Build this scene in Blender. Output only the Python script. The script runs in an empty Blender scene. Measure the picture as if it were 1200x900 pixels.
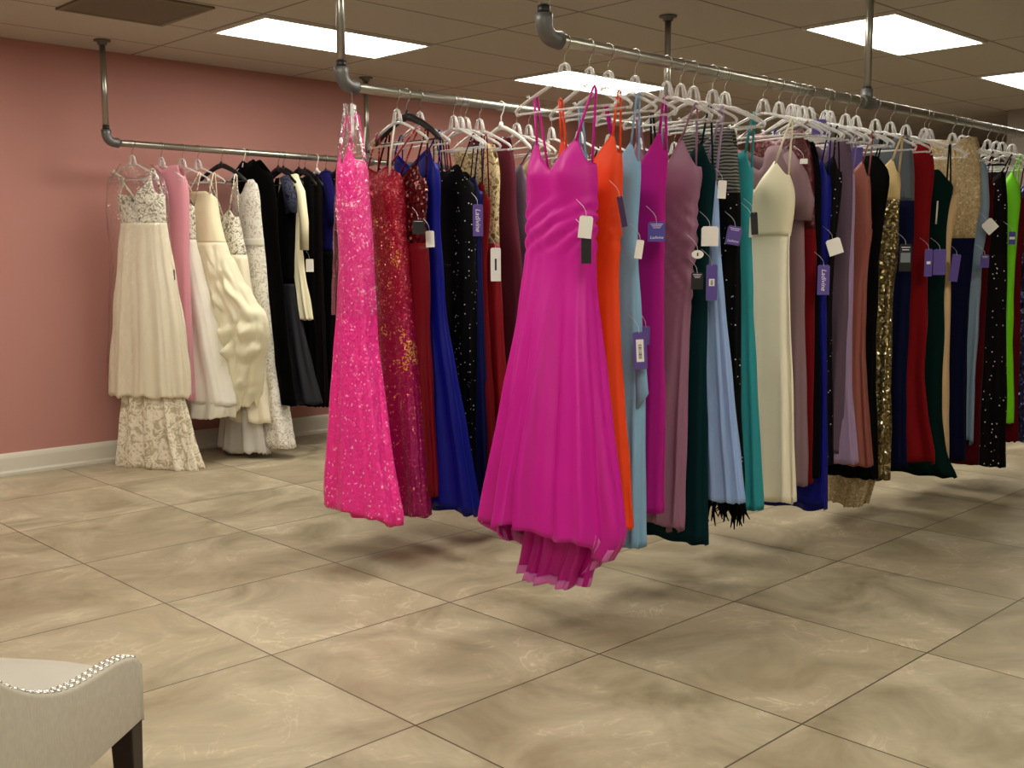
import bpy, math, random
from mathutils import Vector, Matrix, noise
sc = bpy.context.scene
col = sc.collection
RND = random.Random(7)
PI = math.pi

LAMP = 13.0
SKY = 19.0
EXPO = 0.17
GX = 3.24
GPX = 1.22
GY = 0.413
GPY = 0.6085
LAMPS = [
 (0,8,'long ceiling light above the back rail,nearest the pink wall corner'),
 (2,4,'square-looking ceiling light right of the front rail,upper right'),
 (2,8,'ceiling light glowing behind the front rail hangers'),
 (4,4,'ceiling light cut by the right edge of the photo'),
 (-2,8,'rectangular ceiling light along the pink wall,left of the camera side'),
 (-2,4,'rectangular ceiling light over the rails,left of the camera side'),
 (0,4,'rectangular ceiling light over the rails,first column'),
 (-4,0,'rectangular ceiling light over the open floor before the rails,over the left wall side'),
 (-2,0,'rectangular ceiling light over the open floor before the rails,left of the camera side'),
 (-4,-4,'rectangular ceiling light near the front wall,over the left wall side'),
 (-2,-4,'rectangular ceiling light near the front wall,left of the camera side'),
 (0,0,'rectangular ceiling light over the open floor before the rails,first column'),
]

# ------------------------------------------------------------------ helpers
def lerp(a, b, t): return a + (b - a) * t
def sst(a, b, x):
    t = min(1, max(0, (x - a) / (b - a))) if a != b else float(x > a)
    return t * t * (3 - 2 * t)
def interp(x, pts):                      # pts sorted by falling x
    if x >= pts[0][0]: return pts[0][1]
    for (x0, y0), (x1, y1) in zip(pts, pts[1:]):
        if x >= x1:
            return y1 if x0 == x1 else y0 + (y1 - y0) * (x0 - x) / (x0 - x1)
    return pts[-1][1]
def smooth_profile(pts, n=60, passes=3):
    z0, z1 = pts[0][0], pts[-1][0]
    P = [(lerp(z0, z1, i / n), interp(lerp(z0, z1, i / n), pts)) for i in range(n + 1)]
    for _ in range(passes):
        P = [P[0]] + [(P[i][0], (P[i - 1][1] + 2 * P[i][1] + P[i + 1][1]) / 4) for i in range(1, n)] + [P[-1]]
    return P
def hexc(h):
    c = [int(h[i:i + 2], 16) / 255 for i in (0, 2, 4)]
    return tuple((x / 12.92 if x <= .04045 else ((x + .055) / 1.055) ** 2.4) for x in c) + (1,)
def mesh(name, V, Fc, mat, parent=None, org=(0, 0, 0), smooth=True, solid=0, bevel=0):
    m = bpy.data.meshes.new(name)
    ox, oy, oz = org
    m.from_pydata([(v[0] - ox, v[1] - oy, v[2] - oz) for v in V], [], Fc)
    if smooth: m.polygons.foreach_set('use_smooth', [True] * len(m.polygons))
    o = bpy.data.objects.new(name, m); col.objects.link(o)
    if mat: m.materials.append(mat)
    if parent: o.parent = parent
    else: o.location = org
    if bevel:
        b = o.modifiers.new('bevel', 'BEVEL'); b.width = bevel; b.segments = 2; b.limit_method = 'ANGLE'
    if solid:
        s = o.modifiers.new('solid', 'SOLIDIFY'); s.thickness = solid; s.offset = 0
    return o
def empty(name, loc, label=None, cat=None, group=None, rz=0):
    o = bpy.data.objects.new(name, None); o.empty_display_size = .1
    o.location = loc; o.rotation_euler = (0, 0, rz); col.objects.link(o)
    tag(o, label, cat, group); return o
def tag(o, label=None, cat=None, group=None, kind=None):
    if label: o['label'] = label
    if cat: o['category'] = cat
    if group: o['group'] = group
    if kind: o['kind'] = kind
    return o
class MB:
    def __init__(s): s.V = []; s.F = []
    def box(s, x0, y0, z0, x1, y1, z1):
        b = len(s.V)
        s.V += [(x, y, z) for z in (z0, z1) for y in (y0, y1) for x in (x0, x1)]
        s.F += [tuple(b + i for i in f) for f in ((0, 2, 3, 1), (4, 5, 7, 6), (0, 1, 5, 4), (2, 6, 7, 3), (0, 4, 6, 2), (1, 3, 7, 5))]
        return s
    def tube(s, P, r, seg=8, caps=True, sx=1.0, up=None):
        P = [Vector(p) for p in P]; n = len(P)
        R = r if isinstance(r, (list, tuple)) else [r] * n
        T = [(P[min(i + 1, n - 1)] - P[max(i - 1, 0)]).normalized() for i in range(n)]
        a = up and Vector(up) or (Vector((0, 0, 1)) if abs(T[0].z) < .9 else Vector((1, 0, 0)))
        N = (a - T[0] * a.dot(T[0])).normalized()
        b = len(s.V)
        for i in range(n):
            N = N - T[i] * N.dot(T[i])
            N = N.normalized() if N.length > 1e-6 else T[i].orthogonal().normalized()
            B = T[i].cross(N)
            for k in range(seg):
                t = 2 * PI * k / seg
                s.V.append(tuple(P[i] + N * (R[i] * math.cos(t)) + B * (R[i] * sx * math.sin(t))))
        for i in range(n - 1):
            for k in range(seg):
                k2 = (k + 1) % seg
                s.F.append((b + i * seg + k, b + i * seg + k2, b + (i + 1) * seg + k2, b + (i + 1) * seg + k))
        if caps:
            s.F.append(tuple(b + k for k in reversed(range(seg))))
            s.F.append(tuple(b + (n - 1) * seg + k for k in range(seg)))
        return s
    def obj(s, name, mat, parent=None, org=(0, 0, 0), **k): return mesh(name, s.V, s.F, mat, parent, org, **k)

# ------------------------------------------------------------------ materials
class NT:
    def __init__(s, name):
        s.m = bpy.data.materials.new(name); s.m.use_nodes = True
        s.t = s.m.node_tree; s.b = s.t.nodes['Principled BSDF']; s.out = s.t.nodes['Material Output']
    def n(s, typ, **k):
        x = s.t.nodes.new(typ)
        for a, v in k.items():
            if a.startswith('i_'): x.inputs[int(a[2:]) if a[2:].isdigit() else a[2:]].default_value = v
            else: setattr(x, a, v)
        return x
    def l(s, a, b): s.t.links.new(a, b)
    def math(s, op, a, b=None, c=None):
        x = s.n('ShaderNodeMath', operation=op)
        for i, v in enumerate((a, b, c)):
            if v is None: continue
            if isinstance(v, (int, float)): x.inputs[i].default_value = v
            else: s.l(v, x.inputs[i])
        return x.outputs[0]
    def mix(s, f, a, b):
        x = s.n('ShaderNodeMix', data_type='RGBA')
        for i, v in ((0, f), (6, a), (7, b)):
            if isinstance(v, (int, float, tuple)): x.inputs[i].default_value = v
            else: s.l(v, x.inputs[i])
        return x.outputs[2]
    def coord(s): return s.n('ShaderNodeTexCoord').outputs['Object']
    def set(s, **k):
        for a, v in k.items(): s.b.inputs[a.replace('_', ' ')].default_value = v
        return s
MATS = {}
def cloth(name, h, rough=.8, sheen=.25, spec=.2, noise_amt=.10):
    t = NT(name); c = hexc(h)
    nz = t.n('ShaderNodeTexNoise', i_Scale=9.0, i_Detail=3.0); t.l(t.coord(), nz.inputs['Vector'])
    d = tuple(x * (1 - noise_amt) for x in c[:3]) + (1,)
    t.l(t.mix(nz.outputs[0], d, c), t.b.inputs['Base Color'])
    wv = t.n('ShaderNodeTexNoise', i_Scale=420.0, i_Detail=1.0); t.l(t.coord(), wv.inputs['Vector'])
    bp = t.n('ShaderNodeBump', i_Strength=.12, i_Distance=.002); t.l(wv.outputs[0], bp.inputs['Height'])
    t.l(bp.outputs[0], t.b.inputs['Normal'])
    lum = max(c[:3]); kd = min(1, .12 + lum * 2.2)
    t.set(Roughness=rough, Sheen_Weight=sheen * kd, Sheen_Roughness=.4, Specular_IOR_Level=spec * max(.35, kd), Sheen_Tint=(min(1, c[0] + .2), min(1, c[1] + .2), min(1, c[2] + .2), 1))
    MATS[name] = t.m
def satin(name, h, rough=.42): cloth(name, h, rough, .15, .35, .06)
def sequin(name, h, h2=None, scale=115, rough=.22, metal=.55, k=.9, grad=None, glint=None, hi=.93):
    t = NT(name)
    vo = t.n('ShaderNodeTexVoronoi', i_Scale=scale); t.l(t.coord(), vo.inputs['Vector'])
    c = hexc(h); c2 = hexc(h2 or h)
    sep = t.n('ShaderNodeSeparateColor'); t.l(vo.outputs['Color'], sep.inputs[0])
    colr = t.mix(sep.outputs[0], c, c2)
    if grad:
        xyz = t.n('ShaderNodeSeparateXYZ'); t.l(t.coord(), xyz.inputs[0])
        r = t.n('ShaderNodeMapRange'); r.inputs[1].default_value = grad[1]; r.inputs[2].default_value = grad[2]; t.l(xyz.outputs[2], r.inputs[0])
        colr = t.mix(r.outputs[0], hexc(grad[0]), colr)
        nz = t.n('ShaderNodeTexNoise', i_Scale=7.0, i_Detail=4.0); t.l(t.coord(), nz.inputs['Vector'])
        f = t.math('MULTIPLY', t.math('GREATER_THAN', nz.outputs[0], .60), t.math('GREATER_THAN', sep.outputs[1], .62))
        colr = t.mix(f, colr, hexc('D9A94A'))
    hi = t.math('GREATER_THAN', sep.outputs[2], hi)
    colr = t.mix(t.math('MULTIPLY', hi, .55), colr, hexc(glint or 'FFE8E0'))  # scattered pale cells: sequin sparkle painted into the colour
    t.l(colr, t.b.inputs['Base Color'])
    g = t.n('ShaderNodeNewGeometry')
    v1 = t.n('ShaderNodeVectorMath', operation='SUBTRACT'); t.l(vo.outputs['Color'], v1.inputs[0]); v1.inputs[1].default_value = (.5, .5, .5)
    v2 = t.n('ShaderNodeVectorMath', operation='SCALE'); t.l(v1.outputs[0], v2.inputs[0]); v2.inputs[3].default_value = k
    v3 = t.n('ShaderNodeVectorMath', operation='ADD'); t.l(v2.outputs[0], v3.inputs[0]); t.l(g.outputs['Normal'], v3.inputs[1])
    v4 = t.n('ShaderNodeVectorMath', operation='NORMALIZE'); t.l(v3.outputs[0], v4.inputs[0]); t.l(v4.outputs[0], t.b.inputs['Normal'])
    t.set(Roughness=rough, Metallic=metal)
    MATS[name] = t.m
def beads(name, h, hb='FFFFFF', scale=70, dens=.72, rad=.22):
    t = NT(name)
    vo = t.n('ShaderNodeTexVoronoi', i_Scale=scale); t.l(t.coord(), vo.inputs['Vector'])
    sep = t.n('ShaderNodeSeparateColor'); t.l(vo.outputs['Color'], sep.inputs[0])
    f = t.math('MULTIPLY', t.math('LESS_THAN', vo.outputs['Distance'], rad), t.math('GREATER_THAN', sep.outputs[0], dens))
    t.l(t.mix(f, hexc(h), hexc(hb)), t.b.inputs['Base Color'])  # bright dots: painted sparkle on black_beads and black_sequin, real white beads on black_pearls
    t.l(t.math('MULTIPLY_ADD', f, -.5, .7), t.b.inputs['Roughness'])
    t.set(Specular_IOR_Level=.12); MATS[name] = t.m
def lace(name, h, h2, scale=38):
    t = NT(name)
    nz = t.n('ShaderNodeTexNoise', i_Scale=scale, i_Detail=2.5, i_Roughness=.6, i_Distortion=1.2); t.l(t.coord(), nz.inputs['Vector'])
    f = t.n('ShaderNodeMapRange'); f.inputs[1].default_value = .03; f.inputs[2].default_value = .13; t.l(t.math('ABSOLUTE', t.math('SUBTRACT', nz.outputs[0], .5)), f.inputs[0])
    t.l(t.mix(f.outputs[0], hexc(h), hexc(h2)), t.b.inputs['Base Color'])
    bp = t.n('ShaderNodeBump', i_Strength=.5, i_Distance=.004, invert=True); t.l(f.outputs[0], bp.inputs['Height']); t.l(bp.outputs[0], t.b.inputs['Normal'])
    t.set(Roughness=.7, Specular_IOR_Level=.3); MATS[name] = t.m
def sheer(name, h, alpha, rough=.8):
    t = NT(name); t.set(Base_Color=hexc(h), Roughness=rough, Alpha=alpha, Sheen_Weight=.3); MATS[name] = t.m
def plain(name, h, rough=.5, metal=0, spec=.5, **k):
    t = NT(name); t.set(Base_Color=hexc(h), Roughness=rough, Metallic=metal, Specular_IOR_Level=spec, **k); MATS[name] = t.m
for nm, h, r in (('fuchsia_satin', 'D0169C', .45), ('pink_facing', 'E97FD2', .5), ('orange_satin', 'F2460C', .5), ('mauve_satin', '94677F', .38), ('ivory_satin', 'E6DDBE', .45),
                 ('royal_satin', '050C78', .5), ('terracotta_satin', '8E5046', .45), ('nude_satin', 'C9AE78', .5), ('tan_satin', 'D2B284', .5), ('steel_satin', '8096AC', .45),
                 ('lime_satin', '7FEA12', .5), ('wine_satin', '6E0E1A', .4), ('cobalt_satin', '060E7C', .42), ('navy_satin', '10164A', .45), ('crimson_satin', '86101A', .45),
                 ('slate_satin', '6A5868', .42), ('cream_satin', 'F2EAC6', .5), ('grey_satin', 'D4D0C8', .5), ('white_satin', 'E8E4D6', .4), ('charcoal_satin', '26262B', .45), ('silver_satin', '84868C', .45)):
    satin(nm, h, r)
for nm, h in (('sky_cloth', '86B0D0'), ('magenta_cloth', 'B01484'), ('bottle_cloth', '06282C'), ('peri_cloth', '98B4E4'), ('lilac_cloth', '9C84A4'), ('black_cloth', '040405'),
              ('teal_cloth', '2F9098'), ('ivory_chiffon', 'F8EFD6'), ('greymauve_cloth', '846A70'), ('darkred_cloth', '6A0A12'), ('plum_cloth', '5E4C5C'), ('navy_cloth', '0A0E2C'),
              ('red_chiffon', '7A0A11'), ('crimson_cloth', '5C0814'), ('burgundy_cloth', '5C2432'), ('white_chiffon', 'F4F0E4'), ('brownblack_cloth', '0C0707'), ('navyroyal_cloth', '15124E')):
    cloth(nm, h)
for nm, h in (('darkgreen_velvet', '0A211E'), ('wine_velvet', '480A12'), ('black_velvet', '040404')): cloth(nm, h, .95, .5, .1)
cloth('cream_organza', 'F1EBCD', .6, .3, .3); cloth('white_tulle', 'F2EEDF', .9, .4, .1)
sequin('hotpink_sequin', 'FF3AA4', 'FA2C94', 150, .4, .08, .55, glint='FFD0E4', hi=.955)
sequin('redpink_sequin', 'A81230', '8E0E2A', 170, .32, .3, .6, grad=('9E1260', .35, 1.15), glint='FF9A86', hi=.965)
sequin('red_sequin', '56060D', '3C0409', 120, .45, .15, .5, glint='7C1C24')
sequin('wine_sequin', '5A0810', '42060C', 95, .25, .5, .9, glint='E0A080')
sequin('gold_sequin', '8E7C50', '6C5E3A', 100, .25, .7, .9, glint='FFF6D8')
sequin('navy_sequin', '10124A', '0A0C30', 80, .3, .3, .8, glint='9090F0')
sequin('gold_lace', '94805A', 'B8A27A', 110, .7, 0, .5, glint='D8C8A0')
beads('black_beads', '040405', 'F0F0F0', 95, .92, .26); beads('black_sequin', '040405', 'F4F4F4', 95, .86, .26); beads('black_pearls', '080306', 'FFF4EC', 62, .8, .22)
lace('white_lace', 'F8F5EC', 'CAC2B2', 30); lace('ivory_lace', 'F6EEDA', 'C6BA9A', 17); lace('beaded_lace', 'F2ECDC', '8E8672', 30); lace('nude_lace', 'E0CA9C', '7A643C', 34); lace('navy_lace', '3C4058', '0C0D18', 34)
sheer('sheer_grey', '4A5058', .75); sheer('pink_sheer', 'F0A6B6', .6)
t = NT('zebra_mesh')
w = t.n('ShaderNodeTexWave', bands_direction='Z', i_Scale=24.0, i_Distortion=3.0); w.inputs['Detail'].default_value = 1; t.l(t.coord(), w.inputs['Vector'])
t.l(t.mix(t.math('GREATER_THAN', w.outputs[1], .5), hexc('0A0A0C'), hexc('74736A')), t.b.inputs['Base Color']); t.set(Roughness=.7); MATS['zebra_mesh'] = t.m
plain('steel_pipe', 'A6A49A', .3, .9); plain('cast_iron', '6E6E6C', .5, .6); plain('dark_band', '151515', .5); plain('wire', 'B9B6AE', .25, .9)
plain('white_card', 'F2F0EA', .7); plain('black_card', '0D0D0F', .45); plain('purple_card', '5A4696', .6); plain('violet_card', '4A44A0', .6); plain('darkpurple_card', '3A2050', .6)
plain('grey_card', '7C8488', .6); plain('string', 'D8D4DC', .7); plain('lettering', 'EFEAF8', .6); plain('silver_nail', 'EDEBE6', .22, .85); plain('dark_wood', '1A0D0A', .35, 0, .4)
plain('black_plastic', '101012', .4); plain('white_plastic', 'F0EEE8', .35)
t = NT('clear_plastic')      # clear moulded acrylic: see-through with bright gloss
tr = t.n('ShaderNodeBsdfTransparent'); tr.inputs[0].default_value = (.95, .95, .95, 1); mx = t.n('ShaderNodeMixShader')
lw = t.n('ShaderNodeLayerWeight'); lw.inputs[0].default_value = .35
t.set(Base_Color=(.92, .91, .89, 1), Roughness=.12, Specular_IOR_Level=.9)
t.l(t.math('MULTIPLY_ADD', lw.outputs[1], .6, .30), mx.inputs[0]); t.l(tr.outputs[0], mx.inputs[1]); t.l(t.b.outputs[0], mx.inputs[2]); t.l(mx.outputs[0], t.out.inputs[0]); MATS['clear_plastic'] = t.m
t = NT('plastic_film')       # thin dry-cleaner film with crinkles
tr = t.n('ShaderNodeBsdfTransparent'); gl = t.n('ShaderNodeBsdfGlossy'); gl.inputs['Roughness'].default_value = .12; mx = t.n('ShaderNodeMixShader')
nz = t.n('ShaderNodeTexNoise', i_Scale=26.0, i_Detail=3.0); t.l(t.coord(), nz.inputs['Vector'])
bp = t.n('ShaderNodeBump', i_Strength=.8, i_Distance=.02); t.l(nz.outputs[0], bp.inputs['Height']); t.l(bp.outputs[0], gl.inputs['Normal'])
lw = t.n('ShaderNodeLayerWeight'); lw.inputs[0].default_value = .25; t.l(bp.outputs[0], lw.inputs['Normal'])
t.l(t.math('MULTIPLY_ADD', lw.outputs[1], .5, .05), mx.inputs[0]); t.l(tr.outputs[0], mx.inputs[1]); t.l(gl.outputs[0], mx.inputs[2]); t.l(mx.outputs[0], t.out.inputs[0]); MATS['plastic_film'] = t.m
t = NT('window_glass')
tr = t.n('ShaderNodeBsdfTransparent'); tr.inputs[0].default_value = (.95, .97, .96, 1); gl = t.n('ShaderNodeBsdfGlossy'); gl.inputs['Roughness'].default_value = .02; mx = t.n('ShaderNodeMixShader'); mx.inputs[0].default_value = .06
t.l(tr.outputs[0], mx.inputs[1]); t.l(gl.outputs[0], mx.inputs[2]); t.l(mx.outputs[0], t.out.inputs[0]); MATS['window_glass'] = t.m
t = NT('linen')
nz = t.n('ShaderNodeTexNoise', i_Scale=60.0, i_Detail=5.0); t.l(t.coord(), nz.inputs['Vector'])
mp = t.n('ShaderNodeMapping'); mp.inputs['Scale'].default_value = (300, 300, 60); t.l(t.coord(), mp.inputs[0])
n2 = t.n('ShaderNodeTexNoise', i_Scale=1.0, i_Detail=2.0); t.l(mp.outputs[0], n2.inputs['Vector'])
f = t.math('MULTIPLY_ADD', n2.outputs[0], .5, t.math('MULTIPLY', nz.outputs[0], .5))
t.l(t.mix(f, hexc('A8A290'), hexc('D4CEBE')), t.b.inputs['Base Color'])
bp = t.n('ShaderNodeBump', i_Strength=.3, i_Distance=.002); t.l(f, bp.inputs['Height']); t.l(bp.outputs[0], t.b.inputs['Normal']); t.set(Roughness=.9, Sheen_Weight=.2); MATS['linen'] = t.m
cloth('seat_fabric', 'C9C4B8', .85, .3, .2, .15)

# setting materials ---------------------------------------------------
t = NT('stone_tile')
xyz = t.n('ShaderNodeSeparateXYZ'); t.l(t.coord(), xyz.inputs[0])
PX, PY, OX, OY = 0.797, 0.772, 1.849, 1.537
u = t.math('DIVIDE', t.math('SUBTRACT', xyz.outputs[0], OX), PX); v = t.math('DIVIDE', t.math('SUBTRACT', xyz.outputs[1], OY), PY)
def edge(c, p): return t.math('MULTIPLY', t.math('SUBTRACT', .5, t.math('ABSOLUTE', t.math('SUBTRACT', t.math('FRACT', c), .5))), p)
gd = t.math('MINIMUM', edge(u, PX), edge(v, PY))
gr = t.math('LESS_THAN', gd, .0030)
cell = t.n('ShaderNodeCombineXYZ'); t.l(t.math('FLOOR', u), cell.inputs[0]); t.l(t.math('FLOOR', v), cell.inputs[1])
wn = t.n('ShaderNodeTexWhiteNoise', noise_dimensions='2D'); t.l(cell.outputs[0], wn.inputs['Vector'])
off = t.n('ShaderNodeVectorMath', operation='SCALE'); t.l(wn.outputs['Color'], off.inputs[0]); off.inputs[3].default_value = 20
ps = t.n('ShaderNodeVectorMath', operation='ADD'); t.l(t.coord(), ps.inputs[0]); t.l(off.outputs[0], ps.inputs[1])
n1 = t.n('ShaderNodeTexNoise', i_Scale=2.2, i_Detail=7.0, i_Roughness=.62, i_Distortion=.9); t.l(ps.outputs[0], n1.inputs['Vector'])
n2 = t.n('ShaderNodeTexNoise', i_Scale=3.2, i_Detail=5.0, i_Roughness=.55, i_Distortion=1.6); t.l(ps.outputs[0], n2.inputs['Vector'])
n3 = t.n('ShaderNodeTexNoise', i_Scale=1.1, i_Detail=3.0); t.l(ps.outputs[0], n3.inputs['Vector'])
cr = t.n('ShaderNodeValToRGB'); t.l(n1.outputs[0], cr.inputs[0])
cr.color_ramp.elements[0].position = .33; cr.color_ramp.elements[0].color = hexc('8F846A'); cr.color_ramp.elements[1].position = .68; cr.color_ramp.elements[1].color = hexc('CABFA4')
tint = t.mix(t.math('MULTIPLY', t.n('ShaderNodeMapRange').outputs[0], 0), cr.outputs[0], cr.outputs[0])
warm = t.mix(t.math('MULTIPLY', t.math('SUBTRACT', n3.outputs[0], .35), .9), cr.outputs[0], hexc('A48E70'))
vein = t.n('ShaderNodeMapRange'); vein.inputs[1].default_value = .018; vein.inputs[2].default_value = .0; t.l(t.math('ABSOLUTE', t.math('SUBTRACT', n2.outputs[0], .5)), vein.inputs[0])
vm = t.n('ShaderNodeMapRange'); vm.inputs[1].default_value = .5; vm.inputs[2].default_value = .66; t.l(n1.outputs[0], vm.inputs[0])
c1 = t.mix(t.math('MULTIPLY', t.math('MULTIPLY', vein.outputs[0], vm.outputs[0]), .62), warm, hexc('E6D8BC'))
c2 = t.mix(t.math('MULTIPLY', wn.outputs[0], .12), c1, hexc('8A7A5E'))
t.l(t.mix(t.math('MULTIPLY', gr, .9), c2, hexc('3E3426')), t.b.inputs['Base Color'])
t.l(t.math('MULTIPLY_ADD', n1.outputs[0], .25, .33), t.b.inputs['Roughness']); t.set(Specular_IOR_Level=.35); MATS['stone_tile'] = t.m

t = NT('ceiling_tile')
xyz = t.n('ShaderNodeSeparateXYZ'); t.l(t.coord(), xyz.inputs[0])
u = t.math('DIVIDE', t.math('SUBTRACT', xyz.outputs[0], GX), GPX); v = t.math('DIVIDE', t.math('SUBTRACT', xyz.outputs[1], GY), GPY)
gd = t.math('MINIMUM', edge(u, GPX), edge(v, GPY)); gr = t.math('LESS_THAN', gd, .008)
nz = t.n('ShaderNodeTexNoise', i_Scale=90.0, i_Detail=3.0); t.l(t.coord(), nz.inputs['Vector'])
t.l(t.mix(t.math('MULTIPLY', gr, .75), t.mix(nz.outputs[0], hexc('BCB6AC'), hexc('C6C0B6')), hexc('6E6254')), t.b.inputs['Base Color'])
bp = t.n('ShaderNodeBump', i_Strength=.3, i_Distance=.004, invert=True); t.l(gr, bp.inputs['Height']); t.l(bp.outputs[0], t.b.inputs['Normal']); t.set(Roughness=.95, Specular_IOR_Level=.1); MATS['ceiling_tile'] = t.m
def paint(name, h, bump=.15):
    t = NT(name); nz = t.n('ShaderNodeTexNoise', i_Scale=180.0, i_Detail=2.0); t.l(t.coord(), nz.inputs['Vector'])
    n2 = t.n('ShaderNodeTexNoise', i_Scale=1.3, i_Detail=3.0); t.l(t.coord(), n2.inputs['Vector']); c = hexc(h)
    t.l(t.mix(n2.outputs[0], tuple(x * .93 for x in c[:3]) + (1,), c), t.b.inputs['Base Color'])
    bp = t.n('ShaderNodeBump', i_Strength=bump, i_Distance=.001); t.l(nz.outputs[0], bp.inputs['Height']); t.l(bp.outputs[0], t.b.inputs['Normal']); t.set(Roughness=.7, Specular_IOR_Level=.25); MATS[name] = t.m
paint('pink_paint', 'BC867E'); paint('grey_paint', '9C948C'); paint('cream_paint', 'D8CCB8'); paint('white_trim', 'DAD5C6', .05); paint('dark_paint', '57544F')
plain('vent_metal', '786C5A', .7, .05)
t = NT('lamp_diffuser'); t.set(Base_Color=(.9, .9, .88, 1), Roughness=.5); t.b.inputs['Emission Color'].default_value = (1.0, .95, .83, 1); t.b.inputs['Emission Strength'].default_value = LAMP; MATS['lamp_diffuser'] = t.m
plain('lamp_frame', 'E8E4DC', .4)

# ------------------------------------------------------------------ setting
XL, XR, YF, YB, ZC = -3.6, 13.0, -4.2, 6.9, 2.66
def struct(name, mb, m, **k): return tag(mb.obj(name, MATS[m], **k), kind='structure')
struct('floor', MB().box(XL, YF, -.1, XR, YB, 0), 'stone_tile', smooth=False)
struct('ceiling', MB().box(XL, YF, ZC, XR, YB, ZC + .1), 'ceiling_tile', smooth=False)
struct('wall_back', MB().box(XL, YB, 0, XR, YB + .12, ZC), 'pink_paint', smooth=False)
struct('wall_left', MB().box(XL - .12, YF, 0, XL, YB, ZC), 'cream_paint', smooth=False)
struct('wall_far', MB().box(XR, YF, 0, XR + .12, YB, ZC), 'dark_paint', smooth=False)
struct('wall_right', MB().box(10.2, YF, 0, 10.35, 4.02, ZC), 'grey_paint', smooth=False)
WX0, WX1, WZ0, WZ1 = -3.2, 2.4, .35, 2.35
struct('wall_front', MB().box(XL, YF - .12, 0, WX0, YF, ZC).box(WX1, YF - .12, 0, XR, YF, ZC).box(WX0, YF - .12, 0, WX1, YF, WZ0).box(WX0, YF - .12, WZ1, WX1, YF, ZC), 'cream_paint', smooth=False)
m = MB()
for k in range(5):
    x = lerp(WX0, WX1 - .06, k / 4); m.box(x, YF - .10, WZ0, x + .06, YF - .02, WZ1)
m.box(WX0, YF - .10, WZ0, WX1, YF - .02, WZ0 + .06).box(WX0, YF - .10, WZ1 - .06, WX1, YF - .02, WZ1)
wf = struct('window_1', m, 'white_trim', smooth=False)
tag(MB().box(WX0 + .03, YF - .066, WZ0 + .03, WX1 - .03, YF - .06, WZ1 - .03).obj('pane', MATS['window_glass'], wf, smooth=False))
def baseboard(name, x0, x1, y):
    P = [(0, 0), (.026, 0), (.026, .018), (.016, .03), (.016, .108), (.012, .122), (.006, .132), (0, .138)]
    n = len(P); V = [(x0, y - a, b) for a, b in P] + [(x1, y - a, b) for a, b in P]
    struct(name, type('q', (), {'obj': lambda s, nm, m, **k: mesh(nm, V, [tuple(range(n)), tuple(range(2 * n - 1, n - 1, -1))] + [(i, i + n, (i + 1) % n + n, (i + 1) % n) for i in range(n)], m, smooth=False)})(), 'white_trim')
baseboard('baseboard_back', XL, XR, YB)

# ceiling lamps: 2 x 4 ft troffers in the grid
def troffer(x, y, label, lx=GPX, ly=GPY):
    r = empty('ceiling_light', (x + lx / 2, y + ly / 2, ZC), label, 'ceiling light', 'fluorescent ceiling lights')
    x0, x1, y0, y1 = x + .012, x + lx - .012, y + .012, y + ly - .012; f = .022
    m = MB()
    for a in ((x0, y0, x1, y0 + f), (x0, y1 - f, x1, y1), (x0, y0 + f, x0 + f, y1 - f), (x1 - f, y0 + f, x1, y1 - f)): m.box(a[0], a[1], ZC - .014, a[2], a[3], ZC - .0005)
    o = r.location
    m.obj('frame', MATS['lamp_frame'], r, o, smooth=False)
    MB().box(x0 + f, y0 + f, ZC - .011, x1 - f, y1 - f, ZC - .002).obj('diffuser', MATS['lamp_diffuser'], r, o, smooth=False)
for i, j, lb in LAMPS: troffer(GX + GPX * i, GY + GPY * j, lb)
r = empty('air_vent', (2.66, 5.62, ZC), 'dark grey-brown square return air vent in the ceiling', 'air vent')
m = MB(); x0, x1, y0, y1 = 2.365, 2.965, 5.31, 5.915
for a in ((x0, y0, x1, y0 + .03), (x0, y1 - .03, x1, y1), (x0, y0 + .03, x0 + .03, y1 - .03), (x1 - .03, y0 + .03, x1, y1 - .03)): m.box(a[0], a[1], ZC - .012, a[2], a[3], ZC - .0005)
m.obj('frame', MATS['vent_metal'], r, r.location, smooth=False)
m = MB()
for k in range(27):
    y = y0 + .035 + k * .02; m.box(x0 + .03, y, ZC - .010, x1 - .03, y + .016, ZC - .004)
m.obj('grille', MATS['vent_metal'], r, r.location, smooth=False)

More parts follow.
